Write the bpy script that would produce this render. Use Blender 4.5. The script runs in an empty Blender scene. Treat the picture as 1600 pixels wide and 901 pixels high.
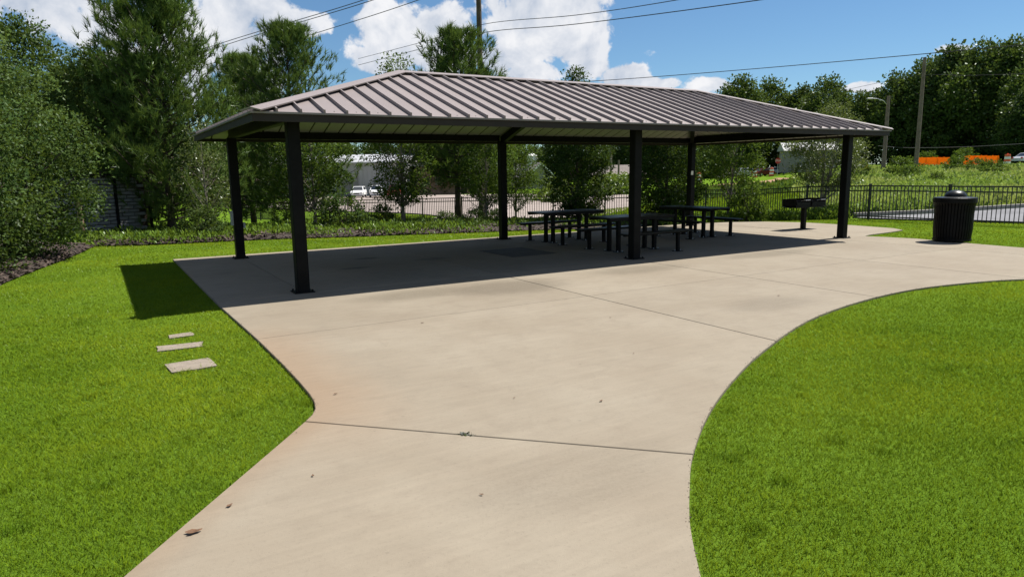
import bpy, bmesh, math, random
import numpy as np
from mathutils import Vector, Matrix

# ------------------------------------------------------------------ camera, sky, sun, exposure
S = bpy.context.scene
COL = S.collection
H = 1.75                       # eye height
PITCH, ROLL = 0.1683, 0.0148
cam_d = bpy.data.cameras.new('camera')
cam = bpy.data.objects.new('camera', cam_d); COL.objects.link(cam)
cam_d.sensor_width = 36.0
cam_d.lens = 1076.07/1600*36
cam_d.clip_start = 0.05; cam_d.clip_end = 5000
cam.location = (0, 0, H)
cam.rotation_euler = (Matrix.Rotation(math.pi/2-PITCH, 3, 'X') @ Matrix.Rotation(-ROLL, 3, 'Z')).to_euler()
S.camera = cam

TH = 0.5394                    # pavilion heading; slab, posts and joints all share it
AX, AY = -3.162, 10.265        # near left post
CT, ST = math.cos(TH), math.sin(TH)
def W(u, v): return (AX+CT*u-ST*v, AY+ST*u+CT*v)
SUN_EL = math.radians(59)
sx, sy = CT, ST                # the sun stands over the pavilion's long axis
SUN = Vector((sx*math.cos(SUN_EL), sy*math.cos(SUN_EL), math.sin(SUN_EL)))
SUN_ROT = math.atan2(sx, sy)

S.view_settings.view_transform = 'Standard'
S.view_settings.look = 'None'
S.view_settings.exposure = 0.8
S.view_settings.gamma = 1.0
S.cycles.use_denoising = True
S.cycles.max_bounces = 6
S.cycles.transparent_max_bounces = 6
S.cycles.caustics_reflective = False
S.cycles.caustics_refractive = False

SKY_STRENGTH = 0.05
world = bpy.data.worlds.new('World'); S.world = world
world.use_nodes = True
wt = world.node_tree; wt.nodes.clear()
class NT:
    """small helper for building node trees"""
    def __init__(s, t): s.t = t
    def n(s, typ, **kw):
        x = s.t.nodes.new(typ)
        for k, v in kw.items(): setattr(x, k, v)
        return x
    def put(s, sock, val):
        if isinstance(val, bpy.types.NodeSocket): s.t.links.new(val, sock)
        elif val is not None: sock.default_value = val
    def m(s, op, a, b=None, c=None, clamp=False):
        x = s.n('ShaderNodeMath', operation=op, use_clamp=clamp)
        s.put(x.inputs[0], a)
        if b is not None: s.put(x.inputs[1], b)
        if c is not None: s.put(x.inputs[2], c)
        return x.outputs[0]
    def vm(s, op, a, b=None, scale=None):
        x = s.n('ShaderNodeVectorMath', operation=op)
        s.put(x.inputs[0], a)
        if b is not None: s.put(x.inputs[1], b)
        if scale is not None: s.put(x.inputs['Scale'], scale)
        return x.outputs['Vector']
    def mr(s, v, a, b, c=0.0, d=1.0, smooth=True):
        x = s.n('ShaderNodeMapRange', clamp=True)
        x.interpolation_type = 'SMOOTHSTEP' if smooth else 'LINEAR'
        s.put(x.inputs[0], v)
        for i, q in enumerate((a, b, c, d)): s.put(x.inputs[i+1], q)
        return x.outputs[0]
    def noise(s, vec, scale, detail=4, rough=0.55, dist=0.0):
        x = s.n('ShaderNodeTexNoise')
        if vec is not None: s.put(x.inputs['Vector'], vec)
        s.put(x.inputs['Scale'], scale); s.put(x.inputs['Detail'], detail)
        s.put(x.inputs['Roughness'], rough); s.put(x.inputs['Distortion'], dist)
        return x.outputs['Fac']
    def mix(s, f, a, b):
        x = s.n('ShaderNodeMix', data_type='RGBA')
        s.put(x.inputs[0], f); s.put(x.inputs[6], c4(a)); s.put(x.inputs[7], c4(b))
        return x.outputs[2]
    def scale_col(s, col, f):
        x = s.n('ShaderNodeMix', data_type='RGBA', blend_type='MULTIPLY')
        x.inputs[0].default_value = 1.0
        s.put(x.inputs[6], c4(col)); s.put(x.inputs[7], f)
        return x.outputs[2]
def c4(c): return c if isinstance(c, bpy.types.NodeSocket) else (c[0], c[1], c[2], 1.0)

def pix_dir(px, py):
    """direction of a picture point of the photograph (1600 x 901)"""
    X, Y = px-800, py-450.5
    cr, sr = math.cos(ROLL), math.sin(ROLL)
    a = cr*X-sr*Y; b = sr*X+cr*Y
    u = -b/1076.07; cp, sp = math.cos(PITCH), math.sin(PITCH)
    return Vector((a/1076.07, cp+u*sp, -sp+u*cp))
def AT(px, py, dist):
    """3-D point seen there at a forward distance"""
    d = pix_dir(px, py); t = dist/d.y
    return Vector((d.x*t, dist, H+d.z*t))

def build_sky():
    k = NT(wt)
    sky = k.n('ShaderNodeTexSky', sky_type='NISHITA', sun_disc=False)
    sky.sun_elevation = SUN_EL; sky.sun_rotation = SUN_ROT
    sky.altitude = 300; sky.air_density = 1.0; sky.dust_density = 0.0; sky.ozone_density = 4.0
    tc = k.n('ShaderNodeTexCoord'); d = tc.outputs['Generated']
    sep = k.n('ShaderNodeSeparateXYZ'); k.put(sep.inputs[0], d)
    az = k.m('ARCTAN2', sep.outputs[0], sep.outputs[1])
    el = k.m('ARCSINE', sep.outputs[2])
    # cumulus banks: place and half-size (picture units -> angles)
    banks = [(40,8,170,48),(185,30,60,34),(352,10,66,60),(388,95,44,80),(300,60,50,40),(440,38,60,16),(615,45,58,72),(690,58,104,52),(835,26,122,60),
             (760,95,50,30),(905,72,40,34),(915,100,36,22),(830,116,46,17),(965,122,26,15),(1010,132,44,8),(1108,133,32,13),(590,95,50,26),
             (1340,137,30,8),(1495,76,30,7),(1585,82,26,9),(240,120,70,40)]
    cov = None
    for px, py, rx, ry in banks:
        v = pix_dir(px, py).normalized()
        a0 = math.atan2(v.x, v.y); e0 = math.asin(v.z)
        q1 = k.m('MULTIPLY', k.m('SUBTRACT', az, a0), 1076/rx*.92)
        q2 = k.m('MULTIPLY', k.m('SUBTRACT', el, e0), 1076/ry*.95)
        r2 = k.m('ADD', k.m('MULTIPLY', q1, q1), k.m('MULTIPLY', q2, q2))
        b = k.m('SUBTRACT', 1.0, k.m('SQRT', r2))
        b = k.m('MULTIPLY', b, min(1.0, (rx+ry)/90+.25))
        cov = b if cov is None else k.m('MAXIMUM', cov, b)
    # the same kind of scattered cumulus all round the rest of the sky
    far = k.m('MAXIMUM', k.mr(k.m('ABSOLUTE', az), .72, .95), k.mr(el, .30, .45))
    gen = k.m('MULTIPLY_ADD', k.noise(d, 3.2, 2), 4.0, -2.15)
    gen = k.m('MINIMUM', gen, 0.8)
    gen = k.m('ADD', gen, k.m('MULTIPLY', k.m('SUBTRACT', 1.0, far), -3.0))
    cov = k.m('MAXIMUM', cov, gen)
    def dens(vec):
        f = k.noise(vec, 13.0, 9, .58, .25)
        return k.m('MULTIPLY_ADD', k.m('SUBTRACT', f, .5), 3.6, k.m('SUBTRACT', cov, .06))
    d0 = dens(d)
    d1 = dens(k.vm('ADD', d, (.022, .0, .020)))
    mask = k.mr(d0, -.02, .26)
    lit = k.m('MULTIPLY_ADD', k.m('SUBTRACT', d0, d1), 0.9, .62, clamp=True)
    soft = k.mr(k.noise(d, 7.0, 5), .35, .7)
    lit = k.m('MULTIPLY_ADD', soft, .30, k.m('MULTIPLY', lit, .72), clamp=True)
    cc = k.mix(lit, (5.0, 5.9, 7.4), (11.0, 11.0, 11.2))
    low = k.mr(el, -.02, .02)
    col = k.mix(k.m('MULTIPLY', mask, low), k.scale_col(sky.outputs[0], (.86, 1.06, 1.16, 1.0)), cc)
    bg = k.n('ShaderNodeBackground'); k.put(bg.inputs[0], col); bg.inputs[1].default_value = SKY_STRENGTH
    out = k.n('ShaderNodeOutputWorld'); wt.links.new(bg.outputs[0], out.inputs[0])
build_sky()

sd = bpy.data.lights.new('sun', 'SUN'); sd.energy = 5.0; sd.angle = math.radians(.53); sd.color = (1.0, .955, .88)
so = bpy.data.objects.new('sun', sd); COL.objects.link(so)
so.rotation_euler = SUN.to_track_quat('Z', 'Y').to_euler(); so.location = (20, 10, 30)

# ------------------------------------------------------------------ helpers
RNG = np.random.default_rng(11)
random.seed(5)
def tag(o, label=None, cat=None, group=None, kind=None):
    if label: o['label'] = label
    if cat: o['category'] = cat
    if group: o['group'] = group
    if kind: o['kind'] = kind
    return o
def link(o, parent=None):
    COL.objects.link(o)
    if parent is not None: o.parent = parent
    return o
def empty(name, loc=(0,0,0), rz=0.0):
    o = bpy.data.objects.new(name, None); o.empty_display_size = .2
    o.location = loc; o.rotation_euler = (0, 0, rz)
    return link(o)
class MB:
    """collects boxes, prisms, tubes; build() links them as one mesh object"""
    def __init__(s): s.v = []; s.f = []
    def add(s, vs, fs):
        b = len(s.v); s.v += [tuple(p) for p in vs]; s.f += [tuple(b+i for i in q) for q in fs]; return s
    def box(s, c, size, rz=0.0, bev=0.0):
        hx, hy, hz = size[0]/2, size[1]/2, size[2]/2
        ca, sa = math.cos(rz), math.sin(rz)
        if bev <= 0:
            P = [(x, y, z) for z in (-hz, hz) for x, y in ((-hx,-hy),(hx,-hy),(hx,hy),(-hx,hy))]
            F = [(3,2,1,0),(4,5,6,7),(0,1,5,4),(1,2,6,5),(2,3,7,6),(3,0,4,7)]
        else:
            b = bev; P = []
            ring = lambda ex, ey: [(-hx+ex,-hy+ey),(hx-ex,-hy+ey),(hx-ex,hy-ey),(-hx+ex,hy-ey)]
            oct_ = [(-hx+b,-hy),(hx-b,-hy),(hx,-hy+b),(hx,hy-b),(hx-b,hy),(-hx+b,hy),(-hx,hy-b),(-hx,-hy+b)]
            ino = [(x-math.copysign(b,x) if abs(abs(x)-hx)<1e-9 else x, y-math.copysign(b,y) if abs(abs(y)-hy)<1e-9 else y) for x, y in oct_]
            for z, r in ((-hz, ino), (-hz+b, oct_), (hz-b, oct_), (hz, ino)): P += [(x, y, z) for x, y in r]
            F = [tuple(range(7,-1,-1)), tuple(range(24,32))]
            for L in range(3):
                for i in range(8):
                    j = (i+1) % 8; F.append((L*8+i, L*8+j, L*8+8+j, L*8+8+i))
        return s.add([(c[0]+ca*x-sa*y, c[1]+sa*x+ca*y, c[2]+z) for x, y, z in P], F)
    def prism(s, poly, z0, z1):
        n = len(poly)
        return s.add([(x, y, z0) for x, y in poly]+[(x, y, z1) for x, y in poly],
                     [tuple(range(n-1,-1,-1)), tuple(range(n, 2*n))]+[(i,(i+1)%n,n+(i+1)%n,n+i) for i in range(n)])
    def slab(s, pts, nrm, th):
        """polygon given in 3-D, thickened downwards along -nrm"""
        n = len(pts); lo = [Vector(p)-Vector(nrm)*th for p in pts]
        return s.add([tuple(p) for p in lo]+[tuple(p) for p in pts],
                     [tuple(range(n-1,-1,-1)), tuple(range(n, 2*n))]+[(i,(i+1)%n,n+(i+1)%n,n+i) for i in range(n)])
    def tube(s, pts, rad, seg=8, cap=True):
        pts = [Vector(p) for p in pts]; rr = rad if isinstance(rad, (list, tuple)) else [rad]*len(pts)
        vs = []; fs = []
        for i, p in enumerate(pts):
            t = (pts[min(i+1, len(pts)-1)]-pts[max(i-1, 0)])
            if t.length < 1e-9: t = Vector((0,0,1))
            t.normalize()
            a = t.cross(Vector((0,0,1)) if abs(t.z) < .9 else Vector((1,0,0))).normalized(); b = t.cross(a)
            for j in range(seg):
                q = 2*math.pi*j/seg; vs.append(p+a*math.cos(q)*rr[i]+b*math.sin(q)*rr[i])
        for i in range(len(pts)-1):
            for j in range(seg):
                k = (j+1) % seg; fs.append((i*seg+j, (i+1)*seg+j, (i+1)*seg+k, i*seg+k))
        if cap:
            fs.append(tuple(range(seg))); fs.append(tuple(range((len(pts)-1)*seg+seg-1, (len(pts)-1)*seg-1, -1)))
        return s.add(vs, fs)
    def lathe(s, c, prof, seg=24, a0=0.0):
        vs = []; fs = []
        for r, z in prof:
            for j in range(seg):
                q = a0+2*math.pi*j/seg; vs.append((c[0]+r*math.cos(q), c[1]+r*math.sin(q), c[2]+z))
        for i in range(len(prof)-1):
            for j in range(seg):
                k = (j+1) % seg; fs.append((i*seg+j, i*seg+k, (i+1)*seg+k, (i+1)*seg+j))
        fs.append(tuple(range(seg-1,-1,-1))); fs.append(tuple((len(prof)-1)*seg+j for j in range(seg)))
        return s.add(vs, fs)
    def mesh(s, name, mat, smooth=False):
        m = bpy.data.meshes.new(name); m.from_pydata(s.v, [], s.f); m.validate()
        bm = bmesh.new(); bm.from_mesh(m); bmesh.ops.recalc_face_normals(bm, faces=bm.faces[:]); bm.to_mesh(m); bm.free()
        if mat: m.materials.append(mat)
        if smooth: m.polygons.foreach_set('use_smooth', [True]*len(m.polygons))
        return m
    def build(s, name, mat, parent=None, smooth=False):
        return link(bpy.data.objects.new(name, s.mesh(name, mat, smooth)), parent)
def np_mesh(name, verts, faces, mat, rnd=None, smooth=False, ln=None):
    """fast mesh from arrays; faces is (n, k)"""
    verts = np.asarray(verts, np.float32); faces = np.asarray(faces, np.int32)
    m = bpy.data.meshes.new(name); n, k = faces.shape
    m.vertices.add(len(verts)); m.vertices.foreach_set('co', verts.ravel())
    m.loops.add(n*k); m.loops.foreach_set('vertex_index', faces.ravel())
    m.polygons.add(n); m.polygons.foreach_set('loop_start', np.arange(0, n*k, k, dtype=np.int32))
    m.polygons.foreach_set('loop_total', np.full(n, k, np.int32))
    if smooth: m.polygons.foreach_set('use_smooth', np.ones(n, bool))
    if rnd is not None:
        a = m.attributes.new('rnd', 'FLOAT', 'POINT'); a.data.foreach_set('value', np.asarray(rnd, np.float32))
    if ln is not None:
        a = m.attributes.new('ln', 'FLOAT_VECTOR', 'POINT'); a.data.foreach_set('vector', np.asarray(ln, np.float32).ravel())
    m.update(calc_edges=True)
    if mat: m.materials.append(mat)
    return m
def copy_tree(o, parent=None):
    c = o.copy(); COL.objects.link(c); c.parent = parent
    for ch in o.children: copy_tree(ch, c)
    return c
def clip(poly, a, b, c):
    """keep a*x + b*y <= c"""
    out = []
    for i in range(len(poly)):
        p, q = poly[i], poly[(i+1) % len(poly)]
        dp, dq = a*p[0]+b*p[1]-c, a*q[0]+b*q[1]-c
        if dp <= 0: out.append(p)
        if (dp < 0 < dq) or (dq < 0 < dp):
            t = dp/(dp-dq); out.append((p[0]+t*(q[0]-p[0]), p[1]+t*(q[1]-p[1])))
    return out
def inside(poly, x, y):
    r = np.zeros(len(x), bool); n = len(poly)
    for i in range(n):
        (x0, y0), (x1, y1) = poly[i], poly[(i+1) % n]
        if y0 == y1: continue
        r ^= ((y0 > y) != (y1 > y)) & (x < (x1-x0)*(y-y0)/(y1-y0)+x0)
    return r
def smooth_curve(pts, n=6):
    out = []
    for i in range(len(pts)-1):
        p0, p1, p2, p3 = pts[max(i-1,0)], pts[i], pts[i+1], pts[min(i+2,len(pts)-1)]
        for j in range(n):
            t = j/n
            out.append(tuple(.5*((2*p1[k])+(-p0[k]+p2[k])*t+(2*p0[k]-5*p1[k]+4*p2[k]-p3[k])*t*t+(-p0[k]+3*p1[k]-3*p2[k]+p3[k])*t**3) for k in range(len(p1))))
    out.append(tuple(pts[-1])); return out

# ------------------------------------------------------------------ materials
MATS = {}
def base_mat(name):
    m = bpy.data.materials.new(name); m.use_nodes = True; m.node_tree.nodes.clear()
    k = NT(m.node_tree); out = k.n('ShaderNodeOutputMaterial'); MATS[name] = m
    return m, k, out
def solid(name, col, rough=.6, metal=0.0, var=.15, nscale=6.0, bump=0.0, bscale=60.0, spec=.5, island=0.0, dirt=None):
    m, k, out = base_mat(name)
    b = k.n('ShaderNodeBsdfPrincipled'); k.put(b.inputs['Roughness'], rough); k.put(b.inputs['Metallic'], metal)
    k.put(b.inputs['Specular IOR Level'], spec)
    pos = k.n('ShaderNodeTexCoord').outputs['Object']
    n = k.noise(pos, nscale, 5, .6)
    lo = tuple(c*(1-var) for c in col); hi = tuple(min(1, c*(1+var)) for c in col)
    c = k.mix(k.mr(n, .3, .7), lo, hi)
    if dirt: c = k.mix(k.m('MULTIPLY', k.mr(k.noise(pos, nscale*.6, 6, .7), .52, .72), dirt[1]), c, dirt[0])
    if island:
        oi = k.n('ShaderNodeObjectInfo').outputs['Random']
        c = k.scale_col(c, k.m('MULTIPLY_ADD', oi, island, 1-island/2))
    k.put(b.inputs['Base Color'], c)
    if bump:
        bp = k.n('ShaderNodeBump'); bp.inputs['Strength'].default_value = bump; bp.inputs['Distance'].default_value = .01
        k.put(bp.inputs['Height'], k.noise(pos, bscale, 4)); k.put(b.inputs['Normal'], bp.outputs[0])
    m.node_tree.links.new(b.outputs[0], out.inputs[0]); return m
def leafy(name, c0, c1, trans=.35, patch=0.0, pscale=.5, c2=None, gloss=.12, rough=.45, c3=None, soft=.9):
    """leaf or blade: diffuse + translucent + a little gloss; 'rnd' attribute varies the colour"""
    m, k, out = base_mat(name)
    at = k.n('ShaderNodeAttribute', attribute_name='rnd').outputs['Fac']
    pos = k.n('ShaderNodeNewGeometry').outputs['Position']
    c = k.mix(at, c0, c1)
    if c2 is not None: c = k.mix(k.m('MULTIPLY', k.mr(k.noise(pos, pscale, 5, .6), .40, .66), patch), c, c2)
    if c3 is not None:
        c = k.mix(k.m('MULTIPLY', k.mr(k.noise(pos, 2.3, 6, .7), .50, .70), .42), c, c3)
        c = k.mix(k.m('MULTIPLY', k.mr(k.noise(pos, 13, 4, .7), .54, .74), .32), c, c3)
    # crown-wide normals soften the leaf-to-leaf flicker
    vt = k.n('ShaderNodeVectorTransform', vector_type='NORMAL', convert_from='OBJECT', convert_to='WORLD')
    k.put(vt.inputs[0], k.n('ShaderNodeAttribute', attribute_name='ln').outputs['Vector'])
    nv = k.vm('NORMALIZE', k.vm('ADD', k.n('ShaderNodeNewGeometry').outputs['Normal'], k.vm('SCALE', vt.outputs[0], scale=soft)))
    d = k.n('ShaderNodeBsdfDiffuse'); k.put(d.inputs[0], c); k.put(d.inputs['Normal'], nv)
    t = k.n('ShaderNodeBsdfTranslucent'); k.put(t.inputs[0], k.mix(.30, c, (.24, .32, .015)))
    mx = k.n('ShaderNodeMixShader'); mx.inputs[0].default_value = trans
    L = m.node_tree.links; L.new(d.outputs[0], mx.inputs[1]); L.new(t.outputs[0], mx.inputs[2])
    g = k.n('ShaderNodeBsdfGlossy'); g.inputs['Roughness'].default_value = rough; g.inputs[0].default_value = (.9,.95,.9,1)
    m2 = k.n('ShaderNodeMixShader')
    fr = k.n('ShaderNodeFresnel'); fr.inputs[0].default_value = 1.4
    k.put(m2.inputs[0], k.m('MULTIPLY', fr.outputs[0], gloss*4))
    L.new(mx.outputs[0], m2.inputs[1]); L.new(g.outputs[0], m2.inputs[2]); L.new(m2.outputs[0], out.inputs[0])
    return m

def plastic(name, col):
    m, k, out = base_mat(name)
    pos = k.n('ShaderNodeTexCoord').outputs['Object']
    c = k.mix(k.mr(k.noise(pos, 1.4, 5), .3, .7), tuple(x*.88 for x in col), col)
    d = k.n('ShaderNodeBsdfDiffuse'); t = k.n('ShaderNodeBsdfTranslucent'); k.put(d.inputs[0], c); k.put(t.inputs[0], c)
    x = k.n('ShaderNodeMixShader'); x.inputs[0].default_value = .5
    L = m.node_tree.links; L.new(d.outputs[0], x.inputs[1]); L.new(t.outputs[0], x.inputs[2]); L.new(x.outputs[0], out.inputs[0]); return m
def concrete_mat():
    m, k, out = base_mat('concrete')
    geo = k.n('ShaderNodeNewGeometry'); pos = geo.outputs['Position']
    b = k.n('ShaderNodeBsdfPrincipled'); k.put(b.inputs['Roughness'], .88); k.put(b.inputs['Specular IOR Level'], .25)
    big = k.noise(pos, .55, 5, .6); mid = k.noise(pos, 3.4, 8, .72, .5); fine = k.noise(pos, 38, 3, .7); grit = k.noise(pos, 210, 2)
    c = k.mix(k.mr(big, .3, .7), (0.219, 0.183, 0.136), (0.255, 0.220, 0.168))
    c = k.mix(k.m('MULTIPLY', k.mr(mid, .45, .72), .40), c, (0.184, 0.152, 0.114))
    c = k.mix(k.m('MULTIPLY', k.mr(fine, .52, .78), .35), c, (0.156, 0.129, 0.095))
    c = k.mix(k.m('MULTIPLY', k.mr(grit, .60, .75), .25), c, (0.286, 0.255, 0.199))
    oi = k.n('ShaderNodeObjectInfo').outputs['Random']
    c = k.scale_col(c, k.m('MULTIPLY_ADD', oi, .08, .95))
    # pavilion-aligned coordinates for stains that sit on the slab
    rel = k.vm('SUBTRACT', pos, (AX, AY, 0))
    dp = lambda ax: (lambda x: (k.put(x.inputs[0], rel), k.put(x.inputs[1], ax), x.outputs['Value'])[2])(k.n('ShaderNodeVectorMath', operation='DOT_PRODUCT'))
    u, v = dp((CT, ST, 0)), dp((-ST, CT, 0))
    warp = k.m('MULTIPLY', k.m('SUBTRACT', mid, .5), 1.1)
    def blot(cu, cv, ru, rv, amt, col, base, edge=.35):
        a = k.m('DIVIDE', k.m('SUBTRACT', u, cu), ru); e = k.m('DIVIDE', k.m('SUBTRACT', v, cv), rv)
        r = k.m('ADD', k.m('SQRT', k.m('ADD', k.m('MULTIPLY', a, a), k.m('MULTIPLY', e, e))), warp)
        f = k.m('MULTIPLY', k.mr(r, 1.05, edge), amt)
        return k.mix(k.m('MULTIPLY', f, k.mr(fine, .25, .65, .55, 1.0)), base, col)
    c = blot(2.75, -1.45, 1.3, .8, .6, (0.092, 0.076, 0.056), c)          # damp patch by the eave line
    c = blot(1.3, -1.2, 1.2, .5, .55, (0.110, 0.093, 0.067), c)
    c = blot(5.6, -1.2, 1.3, .5, .55, (0.110, 0.093, 0.067), c)
    c = blot(9.2, -1.1, 1.7, .45, .5, (0.110, 0.093, 0.067), c)
    c = blot(4.9, -4.6, 1.0, .5, .36, (0.115, 0.097, 0.074), c)
    c = blot(-.35, -7.4, .9, .5, .28, (0.125, 0.104, 0.077), c)
    c = blot(2.2, 3.4, .35, .2, .7, (0.046, 0.040, 0.031), c)
    c = blot(1.5, 2.1, .4, .12, .7, (0.046, 0.040, 0.031), c)
    c = blot(3.3, 2.5, .5, .25, .5, (0.064, 0.056, 0.043), c)
    # red clay washed along the lawn edge
    dist = k.m('ADD', k.m('SUBTRACT', u, -1.25), k.m('MULTIPLY', warp, .35))
    clay = k.m('MULTIPLY', k.mr(dist, .85, .0), k.m('MULTIPLY', k.mr(v, -6.6, -5.2), k.mr(v, -1.6, -3.4)))
    c = k.mix(k.m('MULTIPLY', clay, .34), c, (0.217, 0.114, 0.050))
    pth = k.m('ADD', k.m('ADD', k.m('MULTIPLY', u, .784), k.m('MULTIPLY', v, -.62)), k.m('MULTIPLY', warp, .12))
    edge = k.m('MULTIPLY', k.mr(pth, 2.62, 2.36), k.mr(v, -5.4, -5.8))
    c = k.mix(k.m('MULTIPLY', edge, .26), c, (0.194, 0.116, 0.060))
    cv = k.n('ShaderNodeCombineXYZ'); k.put(cv.inputs[0], k.m('MULTIPLY', u, 1.1)); k.put(cv.inputs[1], k.m('MULTIPLY', v, 9.0))
    streak = k.noise(cv.outputs[0], 1.6, 7, .7, .3)
    c = k.scale_col(c, k.mr(streak, .30, .70, .93, 1.05, False))
    speck = k.noise(pos, 95, 2, .5)
    c = k.mix(k.m('MULTIPLY', k.mr(speck, .68, .74), .45), c, (.10, .085, .065))
    drop = k.noise(pos, 14, 3, .5)
    c = k.mix(k.m('MULTIPLY', k.mr(drop, .70, .76), .30), c, (.13, .11, .085))
    k.put(b.inputs['Base Color'], c)
    bp = k.n('ShaderNodeBump'); bp.inputs['Strength'].default_value = .35; bp.inputs['Distance'].default_value = .004
    k.put(bp.inputs['Height'], k.m('ADD', k.m('MULTIPLY', grit, .7), fine)); k.put(b.inputs['Normal'], bp.outputs[0])
    m.node_tree.links.new(b.outputs[0], out.inputs[0]); return m
CONC = concrete_mat()
def ground_mat():
    m, k, out = base_mat('turf_soil')
    pos = k.n('ShaderNodeNewGeometry').outputs['Position']
    b = k.n('ShaderNodeBsdfDiffuse')
    n1 = k.noise(pos, .25, 6, .6); n2 = k.noise(pos, 9, 5, .7); n3 = k.noise(pos, 70, 3, .7)
    c = k.mix(k.mr(n1, .35, .65), (.085, .155, .014), (.12, .20, .02))
    c = k.mix(k.m('MULTIPLY', k.mr(n2, .5, .75), .5), c, (.07, .12, .015))
    c = k.mix(k.m('MULTIPLY', k.mr(n3, .5, .75), .5), c, (.14, .20, .03))
    k.put(b.inputs[0], c)
    bp = k.n('ShaderNodeBump'); bp.inputs['Strength'].default_value = .8; bp.inputs['Distance'].default_value = .04
    k.put(bp.inputs['Height'], k.m('ADD', n2, n3)); k.put(b.inputs['Normal'], bp.outputs[0])
    m.node_tree.links.new(b.outputs[0], out.inputs[0]); return m
TURF = ground_mat()
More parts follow.
